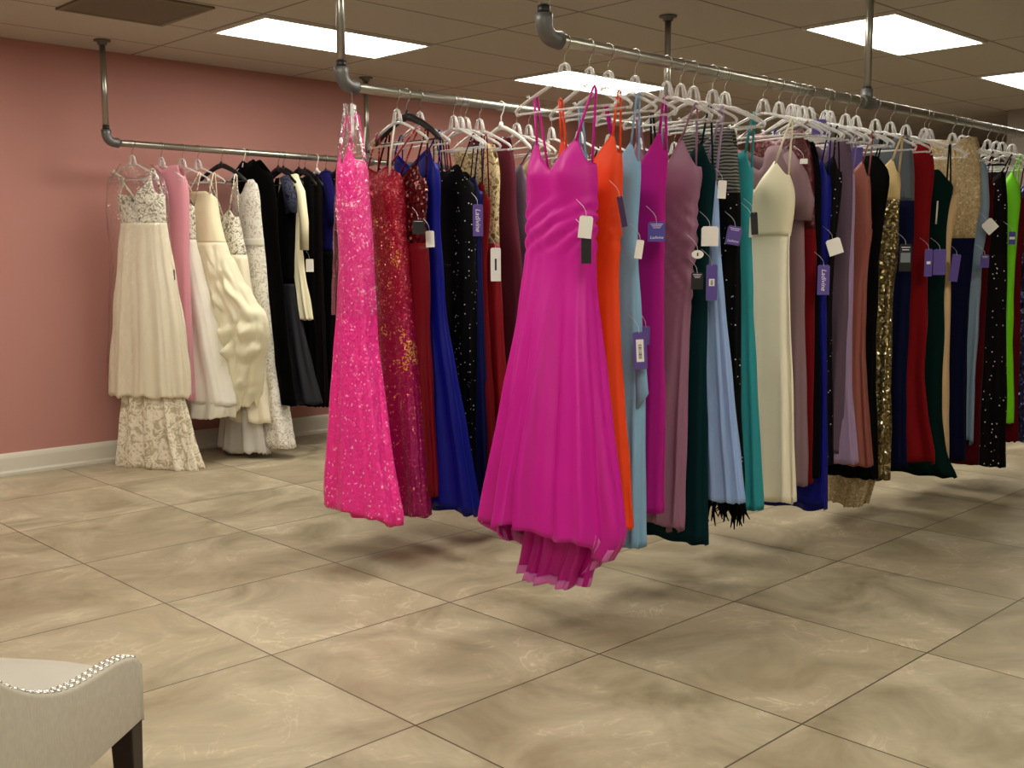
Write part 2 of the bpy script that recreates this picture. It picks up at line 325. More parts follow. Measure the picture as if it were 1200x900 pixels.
# ------------------------------------------------------------------ clothes rails of galvanised pipe
RZ, RR = 2.05, .021
def rail(name, label, y, xs, xe, posts):
    r = empty(name, (xs, y, RZ), label, 'clothes rail', 'ceiling-hung pipe rails'); o = (xs, y, RZ)
    MB().tube([(xs + .05, y, RZ), (xe, y, RZ)], RR, 20).obj('rail_pipe', MATS['steel_pipe'], r, o)
    el = [(xs, y, RZ + .075), (xs, y, RZ + .05)] + [(xs + .05 - .05 * math.cos(a), y, RZ + .05 - .05 * math.sin(a)) for a in [PI / 2 * k / 6 for k in range(1, 7)]] + [(xs + .075, y, RZ)]
    MB().tube(el, [.031, .029] + [.028] * 6 + [.031], 20).obj('elbow', MATS['cast_iron'], r, o)
    for k, px in enumerate([xs] + posts):
        zb = RZ + (.05 if k == 0 else .02)
        po = MB().tube([(px, y, zb), (px, y, ZC - .004)], RR * .86, 18).obj('post', MATS['steel_pipe'], r, o)
        MB().tube([(px, y, ZC - .0005), (px, y, ZC - .008), (px, y, ZC - .010), (px, y, ZC - .028)], [.05, .05, .03, .028], 22).obj('flange', MATS['cast_iron'], po, o)
        MB().tube([(px, y, zb + .022), (px, y, zb + .05)], RR * .86 + .003, 18).obj('thread_band', MATS['dark_band'], po, o)
        if k:
            MB().tube([(px - .05, y, RZ), (px - .042, y, RZ), (px + .042, y, RZ), (px + .05, y, RZ)], [.026, .031, .031, .026], 20).tube([(px, y, RZ), (px, y, RZ + .06)], .028, 18).obj('tee_fitting', MATS['cast_iron'], r, o)
    if xe < 8: MB().tube([(xe - .03, y, RZ), (xe + .01, y, RZ), (xe + .015, y, RZ)], [.028, .028, .022], 18).obj('end_cap', MATS['cast_iron'], r, o)
rail('clothes_rail', 'front galvanised pipe clothes rail holding the bright fuchsia gown, hung from the ceiling', 2.527, 2.60, 8.3, [4.765, 7.2])
rail('clothes_rail', 'middle galvanised pipe clothes rail holding the hot pink sequinned gown', 3.79, 2.69, 5.75, [4.885])
rail('clothes_rail', 'back galvanised pipe clothes rail holding the bridal gowns, along the pink wall', 6.57, 2.90, 6.3, [4.88])

# ------------------------------------------------------------------ hangers
def hanger_proto(kind):
    V = Vector
    root = empty('clothes_hanger', (0, 0, 0))
    hk = [(0, .0235 * math.cos(a), .0235 * math.sin(a)) for a in [math.radians(x) for x in range(-25, 216, 20)]]
    hk += [(0, -.012, -.030), (0, 0, -.045), (0, 0, -.09)]
    if kind == 'black': hm = 'wire'
    else: hm = 'white_plastic' if kind == 'white' else 'wire'
    MB().tube(hk, .0034 if kind == 'white' else .0019, 7).obj('hook', MATS[hm], root)
    bm = MATS[{'clear': 'clear_plastic', 'black': 'black_plastic', 'white': 'white_plastic'}[kind]]
    b = MB()
    if kind == 'clear':
        b.tube([(0, -.030, -.132), (0, -.022, -.100), (0, -.013, -.078), (0, 0, -.073), (0, .013, -.078), (0, .022, -.100), (0, .030, -.132)], .0068, 8, sx=.9)
        b.tube([(0, -.009, -.078), (0, -.012, -.11), (0, -.014, -.128)], .003, 6); b.tube([(0, .009, -.078), (0, .012, -.11), (0, .014, -.128)], .003, 6)
        for s in (-1, 1):
            b.tube([(0, s * .004, -.128), (0, s * .05, -.136), (0, s * .10, -.157), (0, s * .15, -.180), (0, s * .190, -.200), (0, s * .205, -.212), (0, s * .200, -.226), (0, s * .186, -.226)], [.006, .0062, .006, .0058, .0055, .005, .005, .004], 8, sx=1.2)
            b.tube([(0, s * .145, -.178), (0, s * .15, -.164), (0, s * .157, -.168)], .003, 6)
        b.tube([(0, -.19, -.223), (0, 0, -.221), (0, .19, -.223)], .0038, 6)
    else:
        th = 1.6 if kind == 'black' else 1.0
        b.tube([(0, 0, -.072), (0, 0, -.10)], [.008, .014], 10)
        for s in (-1, 1):
            b.tube([(0, 0, -.098), (0, s * .03, -.104), (0, s * .09, -.130), (0, s * .15, -.165), (0, s * .195, -.200), (0, s * .208, -.214)], [.011 * th, .011 * th, .0095 * th, .0085 * th, .008 * th, .005], 10, sx=.7)
        b.tube([(0, -.19, -.205), (0, 0, -.207), (0, .19, -.205)], .004, 6)
    b.obj('shoulder_frame', bm, root)
    return root
PROTO = {}
def put_hanger(kind, x, y, label, rz):
    if kind not in PROTO:
        PROTO[kind] = hanger_proto(kind); h = PROTO[kind]
    else:
        p = PROTO[kind]; h = p.copy(); col.objects.link(h)
        for c in p.children:
            d = c.copy(); col.objects.link(d); d.parent = h
    h.location = (x, y, RZ); h.rotation_euler = (0, 0, rz)
    tag(h, label, 'hanger', 'hangers on the rails')

# ------------------------------------------------------------------ garments
def garment(D, idx):
    R = random.Random(idx * 13 + 5)
    TK = D.get('tilt', 0)
    rack = D['rack']; X0 = D['X']; YC = RAILY[rack]
    near = smooth_profile(D['n']); far = smooth_profile(D['f'])
    N = D.get('N', 64)
    zt, zw, zh, hb = D['zt'], D['wz'], D['zh'], D['hb']
    b0, b1, b2 = D['b']; nf, fa = D['nf'], D['fa']
    shift = D.get('shift', 0); p1, p2, p3 = [R.uniform(0, 6.28) for _ in range(3)]
    zfoot = min(zh, zh + hb)
    if 'slipn' in D: zfoot = min(zfoot, D['slipn'][-1][0])
    org = (X0, YC, zfoot)
    root = empty(D['nm'], org, D['label'], D['cat'], RGROUP[rack])
    vd, ua, pk = D['vd'], D['ua'], D['pk']
    def top(n, s):
        m = abs(n); fr = sst(.35, -.35, s)                # 1 at front
        if D['neck'] == 'strapless':
            zf = zt - vd * (1 - sst(0, .55, m)) - ua * sst(.6, 1, m); zb = zt - .03 - ua * sst(.5, 1, m)
        elif D['neck'] == 'high':
            zf = zt - vd * (1 - sst(0, .5, m)) - ua * sst(pk, 1, m); zb = zt - .4 * vd * (1 - sst(0, .5, m)) - ua * sst(pk, 1, m)
        else:
            zf = zt - vd * (1 - min(1, m / pk)) - ua * sst(pk, 1.0, m)
            zb = zt - ua - .05 * (1 - m * m)
        return lerp(zb, zf, fr)
    wav = D.get('wavy', 0)
    def hem(n, s, th):
        return zh + hb * (.5 + .5 * s) ** 1.3 + fa * .35 * math.sin(nf * th + p1) + (wav * 1.6 * noise.noise((n * 6, s * 6, idx)) if wav else 0)
    def b(z):
        k = interp(z, [(zt, b0 * .55), (zt - .12, b0), (zw, b1), (max(zh, zw - .35), lerp(b1, b2, .45)), (zh, b2), (zh + min(hb, -.001), b2 * .9)])
        return k
    def surf(n, s, th, z, nr, fr_, extra=0):
        y0, y1 = interp(z, nr), interp(z, fr_)
        c, a = (y0 + y1) / 2, (y1 - y0) / 2
        y = c + a * n
        bb = b(z)
        x = math.copysign(abs(s) ** .75, s) * bb + shift * sst(zw, zh, z)
        g = sst(zw + .02, zh + .1, z)
        A = fa * (.12 + .88 * g)
        drift = .7 * math.sin(2.1 * z + p3)
        fo = math.sin(nf * th + p1 + drift) * .62 + math.sin((nf * 2 - 3) * th + p2 - drift) * .3 + math.sin((nf * 3 + 1) * th + p3) * .16
        A *= sst(zw + .2, zw - .1, z)
        nx, ny = s / max(bb, .02), n / max(a, .02); L_ = math.hypot(nx, ny) or 1
        x += A * fo * nx / L_; y += A * fo * ny / L_
        if abs(n) < .9: y += .3 * A * math.cos(nf * th + p1 + drift) * (1 - abs(n) ** 3)
        for n0, w_, amp in D.get('ridges', ()):
            if s < .3: x -= amp * g * math.exp(-((n - n0 - .1 * math.sin(z * 3)) / w_) ** 2)
        for zc, hh, amp, frq, sl in D.get('ruche', ()):
            win = max(0, 1 - ((z - zc) / hh) ** 2)
            if win > 0:
                d = amp * win * (abs(math.sin(frq * .85 * (z + sl * (y - c) + .25 * sl * x) + 1.6 * noise.noise((y * 9, z * 9, idx)))) - .45)
                x += d * nx / L_; y += .8 * d * ny / L_
        cup = D.get('cup', 0)
        if cup and s < 0:
            zb_ = zt - .11
            x -= cup * (math.exp(-((n - .45) / .3) ** 2) + math.exp(-((n + .45) / .3) ** 2)) * math.exp(-((z - zb_) / .075) ** 2)
        pf = D.get('puff', 0)
        if pf and z < zw:
            q = noise.noise((n * 3.0 + 3, z * 7.5, idx * 3.1 + (2 if s > 0 else 0))); q2 = noise.noise((n * 6.5, z * 15, idx * 1.7))
            d = pf * g ** .5 * max(0, abs(q) * 2.2 - .25 + .5 * q2) * sst(.35, -.3, n) * sst(.6, -.3, s)
            x += math.copysign(d, s) * abs(s) ** .5; y += .5 * d * n; z += .3 * pf * q2
        wr = noise.noise((y * 7, z * 5, idx)) * .006 * (1 if z < zw else .8)
        y += .6 * wr * ny / L_
        return (X0 + x + TK * (y - YC) + math.copysign(1, s) * (wr + extra), y, z)
    def patch(rows, zt_f, zb_f, nr, fr_, extra=0, srange=None):
        V, Fc = [], []
        ths = [2 * PI * j / N for j in range(N)]
        for i in range(rows + 1):
            t_ = i / rows
            for th in ths:
                n, s = math.cos(th), math.sin(th)
                n = math.copysign(abs(n) ** .9, n)
                z = lerp(zt_f(n, s, th), zb_f(n, s, th), t_)
                V.append(surf(n, s, th, z, nr, fr_, extra))
        for i in range(rows):
            for j in range(N):
                j2 = (j + 1) % N
                if srange and not (srange[0] <= math.sin(ths[j]) <= srange[1]): continue
                Fc.append((i * N + j, i * N + j2, (i + 1) * N + j2, (i + 1) * N + j))
        return V, Fc
    mat = lambda k: MATS[D[k]]
    zwf = lambda n, s, th: zw
    big = N > 70
    one = D['mb'] == D['ms'] and not D.get('belt') and not D.get('peplum')
    V, Fc = patch(22 if big else 14, lambda n, s, th: max(top(n, s), zw + .01), zwf, near, far)
    V1, F1 = V, Fc
    if not one: mesh('bodice', V, Fc, mat('mb'), root, org, solid=.002)
    V, Fc = patch(54 if big else 34, (lambda n, s, th: zw + .012) if D.get('peplum') else zwf, lambda n, s, th: hem(n, s, th), near, far, -.008 if D.get('peplum') else 0)
    if one:
        k = len(V1) - N
        mesh('gown_body', V1[:k] + V, F1 + [tuple(i + k for i in f) for f in Fc], mat('mb'), root, org, solid=.002)
    else: mesh('skirt', V, Fc, mat('ms'), root, org, solid=.002)
    if D.get('belt'):
        V, Fc = patch(3, lambda n, s, th: zw + .028, lambda n, s, th: zw - .022, near, far, .006)
        mesh('belt', V, Fc, MATS[D['belt']], root, org, solid=.003)
    if D.get('facing'):
        V, Fc = patch(4, lambda n, s, th: hem(n, s, th) + .045, lambda n, s, th: hem(n, s, th) - .001, near, far, -.012, (-.45, 1))
        o = mesh('hem_facing', V, Fc, MATS[D['facing']], root, org, solid=.002); o['label'] = 'lighter pink band inside the hem'
    if D.get('slip'):
        sn, sf = smooth_profile(D['slipn'], 40, 1), smooth_profile(D['slipf'], 40, 1)
        z0, z1 = sn[0][0], sn[-1][0]
        b_ = b
        sb = D.get('slip_b', b2)
        def b(z): return interp(z, [(z0, sb * .75), (z1, sb * 1.15)])
        zh_s, zh = zh, z1; sh_s, shift = shift, D.get('slip_dx', shift)
        V, Fc = patch(26, lambda n, s, th: z0, lambda n, s, th: z1 + D.get('slip_wave', .018) * .6 * math.sin(3 * th + p1) + D.get('slip_wave', .018) * noise.noise((n * 7, s * 7, idx)), sn, sf, -.004)
        o = mesh('train' if D.get('slip_band') else 'underskirt', V, Fc, MATS[D['slip']], root, org, solid=.002)
        if D.get('slip_band'):
            V, Fc = patch(3, lambda n, s, th: z1 + D.get('slip_wave', .018) * .6 * math.sin(3 * th + p1) + D.get('slip_wave', .018) * noise.noise((n * 7, s * 7, idx)) + .032, lambda n, s, th: z1 + D.get('slip_wave', .018) * .6 * math.sin(3 * th + p1) + D.get('slip_wave', .018) * noise.noise((n * 7, s * 7, idx)) - .001, sn, sf, .0005)
            o2 = mesh('hem_band', V, Fc, MATS[D['slip_band']], o, (0, 0, 0), solid=.002); o2['label'] = 'lighter pink band along the train hem'
            o2.data.transform(Matrix.Translation(-Vector(org)))
        zh = zh_s; b = b_; shift = sh_s
    if D.get('fringe'):
        m = MB()
        for k in range(120):
            th = 2 * PI * k / 120; n, s = math.cos(th), math.sin(th)
            p = Vector(surf(n, s, th, hem(n, s, th), near, far)); L = R.uniform(.04, .11)
            m.tube([p, p + Vector((R.uniform(-.01, .01), R.uniform(-.015, .01), -L * .5)), p + Vector((R.uniform(-.02, .02), R.uniform(-.03, .02), -L))], [.005, .006, .002], 5)
        m.obj('feather_trim', MATS[D['fringe']], root, org)
    # straps up to the hanger arms
    if D['neck'] in ('v', 'strapless') or (D['neck'] == 'high' and D['hang'] == 'clear'):
        if D['neck'] != 'high' or zt < 1.80:
            for sg in (-1, 1):
                m = MB()
                n0 = sg * min(pk, .92)
                s0 = -math.sqrt(1 - n0 * n0)
                zp = top(n0, s0)
                pf_ = Vector(surf(n0, s0, math.atan2(s0, n0), zp - .012, near, far))
                zb_ = top(n0, -s0); pb = Vector(surf(n0, -s0, math.atan2(-s0, n0), zb_ - .012, near, far))
                sp = D.get('spread', .135); ya = YC + sg * sp; za = RZ - .161 + (.135 - sp) * .45
                apex = Vector((X0 + TK * (ya - YC), ya, za))
                if zp < za - .03:
                    m.tube([pf_, pf_ + (apex - pf_) * .5 + Vector((-.004, 0, 0)), apex + Vector((-.007, 0, -.006)), apex, apex + Vector((.007, 0, -.006)), pb + (apex - pb) * .5 + Vector((.004, 0, 0)), pb],
                           D['sw'], 6, up=(1, 0, 0), sx=1.0)
                    m.obj('strap', mat('st'), root, org)
    for sm, pts, dx in D.get('sleeves', ()):
        P = [(X0 + dx + TK * (y - YC), y, z) for z, y, r_ in pts]; Rr = [r_ for _, _, r_ in pts]
        m = MB().tube(P, [q * .55 for q in Rr], 18, caps=False, sx=1.0, up=(1, 0, 0))
        # flattened tube: widen across the garment plane
        n_ = 18
        for i, p in enumerate(P):
            for k in range(n_):
                v = Vector(m.V[i * n_ + k]); d = v - Vector(p)
                m.V[i * n_ + k] = (p[0] + d.x, p[1] + d.y * 1.5, p[2] + d.z)
        m.obj('hanger_loop' if Rr[0] < .006 else ('side_panel' if sm == 'sky_cloth' else 'sleeve'), MATS[sm], root, org, solid=.003)
    put_hanger(D['hang'], X0, YC, {'clear': 'clear plastic', 'black': 'black', 'white': 'white plastic'}[D['hang']] + ' hanger holding the ' + D['short'], D.get('hrot', R.uniform(-.16, .16)) + math.atan(-TK))
    return root
RAILY = {'F': 2.527, 'M': 3.79, 'B': 6.57}
RGROUP = {'F': 'gowns on the front rail', 'M': 'gowns on the middle rail', 'B': 'gowns on the back rail'}
DRESSES = [
 {'nm':'evening_gown','label':'bright fuchsia satin trumpet gown with train,first on the front rail','short':'bright fuchsia trumpet gown','rack':'F','X':2.7,'n':[(1.756,2.405),(1.687,2.397),(1.575,2.389),(1.45,2.395),(1.338,2.394),(1.224,2.397),(1.054,2.373),(0.828,2.326),(0.574,2.278),(0.385,2.243),(0.334,2.31),(0.263,2.336),(0.22,2.398)],'f':[(1.779,2.666),(1.716,2.678),(1.591,2.691),(1.458,2.687),(1.339,2.696),(1.158,2.713),(0.943,2.731),(0.658,2.767),(0.428,2.813),(0.332,2.841),(0.268,2.8),(0.2,2.724),(0.163,2.654)],'neck':'v','zt':1.728,'vd':0.105,'ua':0.085,'pk':0.66,'wz':1.36,'zh':0.41,'hb':-0.19,'b':(0.055,0.05,0.13),'nf':6,'fa':0.038,'mb':'fuchsia_satin','ms':'fuchsia_satin','st':'fuchsia_satin','sw':0.0045,'cat':'dress','hang':'clear','slip_dx':0.02,'slip_b':0.05,'slip_wave':0.006,'slip':'fuchsia_satin','slip_band':'pink_facing','slipn':[(0.59,2.369),(0.393,2.391),(0.315,2.406),(0.247,2.437),(0.185,2.457)],'slipf':[(0.545,2.675),(0.322,2.689),(0.255,2.706),(0.179,2.729),(0.115,2.742)],'ruche':[(1.44,0.11,0.015,70,0.5)],'cup':0.028,'facing':'pink_facing','ridges':[(-0.12,0.07,0.05),(0.5,0.08,0.045),(-0.6,0.09,0.04),(0.2,0.06,0.03)],'shift':-0.05,'N':120},
 {'nm':'evening_gown','label':'bright orange satin gown with gathered waist,right behind the fuchsia gown','short':'orange gathered gown','rack':'F','X':2.825,'n':[(1.759,2.387),(1.638,2.382),(1.453,2.387),(1.251,2.392),(0.988,2.378),(0.753,2.356),(0.547,2.331),(0.398,2.317)],'f':[(1.759,2.663),(1.589,2.673),(1.419,2.662),(1.249,2.657),(1.079,2.678),(0.908,2.684),(0.738,2.683),(0.568,2.678),(0.398,2.677)],'neck':'v','zt':1.751,'vd':0.14,'ua':0.07,'pk':0.85,'wz':1.28,'zh':0.398,'hb':0.0,'b':(0.04,0.028,0.05),'nf':5,'fa':0.008,'mb':'orange_satin','ms':'orange_satin','st':'orange_satin','sw':0.0045,'cat':'dress','hang':'clear','N':96,'ruche':[(1.42,0.1,0.012,80,-0.6)]},
 {'nm':'evening_gown','label':'pale sky blue chiffon gown with flared side panel,beside the orange gown','short':'pale sky blue gown','rack':'F','X':2.924,'n':[(1.73,2.39),(1.657,2.381),(1.542,2.387),(1.426,2.397),(1.249,2.383),(1.042,2.369),(0.923,2.359),(0.681,2.36),(0.305,2.355)],'f':[(1.73,2.658),(1.552,2.664),(1.374,2.652),(1.196,2.644),(1.018,2.659),(0.839,2.663),(0.661,2.676),(0.483,2.685),(0.305,2.695)],'neck':'v','zt':1.73,'vd':0.15,'ua':0.07,'pk':0.85,'wz':1.28,'zh':0.305,'hb':0.0,'b':(0.04,0.028,0.05),'nf':11,'fa':0.014,'mb':'sky_cloth','ms':'sky_cloth','st':'sky_cloth','sw':0.004,'cat':'dress','hang':'clear','sleeves':[('sky_cloth',[(1.057,2.365,0.012),(0.953,2.349,0.022),(0.864,2.343,0.028),(0.807,2.365,0.004)],-0.02)]},
 {'nm':'evening_gown','label':'deep magenta crepe gown with cowl neck,between sky blue and mauve gowns','short':'deep magenta cowl gown','rack':'F','X':3.07,'n':[(1.784,2.382),(1.696,2.381),(1.548,2.39),(1.337,2.39),(1.186,2.387),(0.847,2.382),(0.406,2.382)],'f':[(1.784,2.639),(1.612,2.654),(1.44,2.651),(1.267,2.64),(1.095,2.66),(0.923,2.671),(0.75,2.68),(0.578,2.691),(0.406,2.702)],'neck':'v','zt':1.778,'vd':0.2,'ua':0.07,'pk':0.85,'wz':1.28,'zh':0.4,'hb':0.0,'b':(0.04,0.028,0.05),'nf':11,'fa':0.006,'mb':'magenta_cloth','ms':'magenta_cloth','st':'magenta_cloth','sw':0.005,'cat':'dress','hang':'clear'},
 {'nm':'evening_gown','label':'dusty mauve satin gown with draped wrap bodice and thigh slit','short':'mauve draped wrap gown','rack':'F','X':3.253,'n':[(1.764,2.406),(1.63,2.358),(1.524,2.386),(1.337,2.39),(1.085,2.412),(0.795,2.422),(0.5,2.428),(0.327,2.433)],'f':[(1.764,2.691),(1.584,2.67),(1.405,2.671),(1.225,2.677),(1.046,2.714),(0.866,2.73),(0.686,2.744),(0.507,2.758),(0.327,2.772)],'neck':'v','zt':1.77,'vd':0.15,'ua':0.11,'pk':0.72,'wz':1.28,'zh':0.317,'hb':-0.05,'b':(0.04,0.028,0.05),'nf':11,'fa':0.014,'mb':'mauve_satin','ms':'mauve_satin','st':'mauve_satin','sw':0.004,'cat':'dress','hang':'clear','N':96,'ruche':[(1.36,0.24,0.018,60,-0.9)],'ridges':[(-0.7,0.12,0.02)]},
 {'nm':'evening_gown','label':'dark bottle green crepe gown trailing low,between mauve and periwinkle gowns','short':'dark bottle green gown','rack':'F','X':3.338,'n':[(1.767,2.399),(1.65,2.363),(1.495,2.378),(1.337,2.39),(1.242,2.392),(0.758,2.385),(0.296,2.375)],'f':[(1.767,2.675),(1.583,2.659),(1.399,2.651),(1.215,2.653),(1.031,2.682),(0.848,2.714),(0.664,2.746),(0.48,2.777),(0.296,2.807)],'neck':'v','zt':1.76,'vd':0.1,'ua':0.09,'pk':0.85,'wz':1.28,'zh':0.255,'hb':-0.05,'b':(0.04,0.028,0.05),'nf':11,'fa':0.008,'mb':'bottle_cloth','ms':'bottle_cloth','st':'bottle_cloth','sw':0.004,'cat':'dress','hang':'clear','sleeves':[('white_satin',[(1.616,2.427,0.0022),(1.544,2.427,0.0022),(1.477,2.428,0.0022)],-0.01)]},
 {'nm':'evening_gown','label':'periwinkle blue chiffon gown with long straight pleats','short':'periwinkle chiffon gown','rack':'F','X':3.419,'n':[(1.69,2.429),(1.562,2.41),(1.466,2.404),(1.241,2.379),(1.015,2.351),(0.691,2.312),(0.41,2.27)],'f':[(1.69,2.69),(1.53,2.673),(1.37,2.642),(1.21,2.633),(1.05,2.655),(0.89,2.665),(0.73,2.676),(0.57,2.683),(0.41,2.688)],'neck':'v','zt':1.69,'vd':0.1,'ua':0.07,'pk':0.85,'wz':1.28,'zh':0.4,'hb':0.0,'b':(0.04,0.028,0.05),'nf':16,'fa':0.014,'mb':'peri_cloth','ms':'peri_cloth','st':'lilac_cloth','sw':0.005,'cat':'dress','hang':'clear','N':100},
 {'nm':'evening_gown','label':'black gown with striped mesh top,beading and feathered hem','short':'black gown with striped mesh top','rack':'F','X':3.544,'n':[(1.825,2.414),(1.696,2.411),(1.565,2.388),(1.337,2.39),(1.006,2.385),(0.671,2.373),(0.365,2.357)],'f':[(1.825,2.68),(1.643,2.676),(1.46,2.646),(1.277,2.656),(1.095,2.664),(0.912,2.674),(0.73,2.683),(0.548,2.691),(0.365,2.697)],'neck':'high','zt':1.825,'vd':0.05,'ua':0.07,'pk':0.85,'wz':1.58,'zh':0.372,'hb':0.0,'b':(0.04,0.028,0.05),'nf':11,'fa':0.014,'mb':'zebra_mesh','ms':'black_beads','st':'black_cloth','sw':0.004,'cat':'dress','hang':'clear','fringe':'black_cloth'},
 {'nm':'evening_gown','label':'turquoise teal chiffon gown with narrow straight skirt','short':'turquoise teal gown','rack':'F','X':3.626,'n':[(1.765,2.398),(1.618,2.39),(1.47,2.394),(1.337,2.39),(1.003,2.369),(0.665,2.344),(0.358,2.32)],'f':[(1.765,2.655),(1.589,2.66),(1.413,2.646),(1.237,2.629),(1.061,2.641),(0.886,2.644),(0.71,2.646),(0.534,2.647),(0.358,2.648)],'neck':'v','zt':1.749,'vd':0.06,'ua':0.07,'pk':0.85,'wz':1.28,'zh':0.33,'hb':0.0,'b':(0.04,0.028,0.05),'nf':11,'fa':0.01,'mb':'teal_cloth','ms':'teal_cloth','st':'teal_cloth','sw':0.005,'cat':'dress','hang':'clear'},
 {'nm':'evening_gown','label':'ivory champagne two-piece gown with V-neck camisole top','short':'ivory two-piece gown','rack':'F','X':3.9,'n':[(1.718,2.421),(1.605,2.371),(1.51,2.376),(1.407,2.392),(1.233,2.387),(1.058,2.377),(0.705,2.355),(0.318,2.334)],'f':[(1.718,2.738),(1.543,2.704),(1.368,2.722),(1.193,2.721),(1.018,2.719),(0.843,2.732),(0.668,2.745),(0.493,2.759),(0.318,2.773)],'neck':'v','zt':1.724,'vd':0.14,'ua':0.06,'pk':0.8,'wz':1.42,'zh':0.311,'hb':0.0,'b':(0.05,0.045,0.05),'nf':8,'fa':0.02,'mb':'ivory_satin','ms':'ivory_chiffon','st':'ivory_satin','sw':0.004,'cat':'dress','hang':'clear','peplum':True,'cup':0.02},
 {'nm':'evening_gown','label':'dusty mauve grey gown with loose cape sleeve,behind the ivory gown','short':'mauve grey cape sleeve gown','rack':'F','X':4.019,'n':[(1.777,2.472),(1.724,2.418),(1.549,2.401),(1.337,2.39),(0.981,2.374),(0.371,2.343)],'f':[(1.777,2.795),(1.601,2.744),(1.425,2.704),(1.25,2.669),(1.074,2.676),(0.898,2.683),(0.722,2.69),(0.547,2.696),(0.371,2.702)],'neck':'high','zt':1.798,'vd':0.1,'ua':0.07,'pk':0.85,'wz':1.28,'zh':0.364,'hb':0.0,'b':(0.04,0.028,0.05),'nf':11,'fa':0.007,'mb':'greymauve_cloth','ms':'greymauve_cloth','st':'greymauve_cloth','sw':0.0035,'cat':'dress','hang':'clear','sleeves':[('greymauve_cloth',[(1.763,2.468,0.03),(1.672,2.409,0.04),(1.565,2.381,0.05),(1.485,2.391,0.05)],-0.02)]},
 {'nm':'evening_gown','label':'dark red sequinned gown,narrow,behind the cape sleeve gown','short':'dark red sequinned gown','rack':'F','X':4.114,'n':[(1.874,2.448),(1.695,2.418),(1.516,2.4),(1.337,2.39),(0.974,2.39),(0.382,2.375)],'f':[(1.874,2.733),(1.688,2.708),(1.501,2.669),(1.315,2.65),(1.128,2.664),(0.942,2.679),(0.755,2.69),(0.569,2.701),(0.382,2.713)],'neck':'high','zt':1.866,'vd':0.04,'ua':0.07,'pk':0.85,'wz':1.45,'zh':0.356,'hb':0.0,'b':(0.04,0.028,0.05),'nf':11,'fa':0.006,'mb':'red_sequin','ms':'darkred_cloth','st':'red_sequin','sw':0.0035,'cat':'dress','hang':'clear'},
 {'nm':'evening_gown','label':'black jersey gown with white waist label,left of the royal blue gown','short':'black jersey gown','rack':'F','X':4.149,'n':[(1.821,2.426),(1.624,2.396),(1.481,2.395),(1.337,2.39),(0.973,2.382),(0.398,2.362)],'f':[(1.821,2.692),(1.643,2.674),(1.465,2.663),(1.287,2.64),(1.109,2.657),(0.932,2.671),(0.754,2.681),(0.576,2.691),(0.398,2.7)],'neck':'high','zt':1.821,'vd':0.05,'ua':0.07,'pk':0.85,'wz':1.28,'zh':0.379,'hb':0.0,'b':(0.04,0.028,0.05),'nf':11,'fa':0.005,'mb':'black_cloth','ms':'black_cloth','st':'black_cloth','sw':0.0035,'cat':'dress','hang':'clear'},
 {'nm':'evening_gown','label':'royal blue satin gown with sweeping train,on the front rail','short':'royal blue train gown','rack':'F','X':4.206,'n':[(1.763,2.401),(1.626,2.384),(1.482,2.383),(1.337,2.39),(1.191,2.393),(0.821,2.376),(0.219,2.356)],'f':[(1.763,2.667),(1.57,2.663),(1.377,2.648),(1.184,2.664),(0.991,2.708),(0.798,2.777),(0.605,2.848),(0.412,2.92),(0.219,2.976)],'neck':'v','zt':1.749,'vd':0.1,'ua':0.07,'pk':0.85,'wz':1.28,'zh':0.257,'hb':-0.06,'b':(0.04,0.028,0.05),'nf':8,'fa':0.018,'mb':'royal_satin','ms':'royal_satin','st':'royal_satin','sw':0.0035,'cat':'dress','hang':'clear'},
 {'nm':'evening_gown','label':'black beaded strappy gown between royal blue and plum gowns','short':'black beaded strappy gown','rack':'F','X':4.263,'n':[(1.772,2.377),(1.664,2.365),(1.519,2.376),(1.337,2.39),(1.041,2.396),(0.778,2.391),(0.437,2.375)],'f':[(1.772,2.643),(1.605,2.647),(1.438,2.648),(1.271,2.642),(1.105,2.668),(0.938,2.685),(0.771,2.697),(0.604,2.705),(0.437,2.713)],'neck':'v','zt':1.765,'vd':0.1,'ua':0.07,'pk':0.85,'wz':1.28,'zh':0.418,'hb':0.0,'b':(0.04,0.028,0.05),'nf':11,'fa':0.014,'mb':'black_beads','ms':'black_beads','st':'black_beads','sw':0.0035,'cat':'dress','hang':'clear'},
 {'nm':'evening_gown','label':'smoky plum chiffon gown with pleated neckline','short':'smoky plum chiffon gown','rack':'F','X':4.396,'n':[(1.856,2.401),(1.708,2.391),(1.523,2.385),(1.337,2.39),(0.958,2.397),(0.455,2.404)],'f':[(1.856,2.686),(1.681,2.681),(1.506,2.676),(1.331,2.657),(1.155,2.67),(0.98,2.695),(0.805,2.718),(0.63,2.741),(0.455,2.764)],'neck':'high','zt':1.856,'vd':0.12,'ua':0.07,'pk':0.85,'wz':1.28,'zh':0.451,'hb':0.0,'b':(0.04,0.028,0.05),'nf':9,'fa':0.012,'mb':'plum_cloth','ms':'plum_cloth','st':'plum_cloth','sw':0.0035,'cat':'dress','hang':'clear'},
 {'nm':'evening_gown','label':'pale lilac chiffon gown,a thin edge beside the terracotta gown','short':'pale lilac chiffon gown','rack':'F','X':4.434,'n':[(1.766,2.402),(1.599,2.396),(1.337,2.39),(1.033,2.391),(0.764,2.386),(0.399,2.343)],'f':[(1.766,2.668),(1.595,2.675),(1.424,2.656),(1.253,2.644),(1.083,2.667),(0.912,2.682),(0.741,2.692),(0.57,2.688),(0.399,2.683)],'neck':'v','zt':1.766,'vd':0.1,'ua':0.07,'pk':0.85,'wz':1.28,'zh':0.403,'hb':0.0,'b':(0.04,0.028,0.05),'nf':9,'fa':0.01,'mb':'lilac_cloth','ms':'lilac_cloth','st':'lilac_cloth','sw':0.0035,'cat':'dress','hang':'clear'},
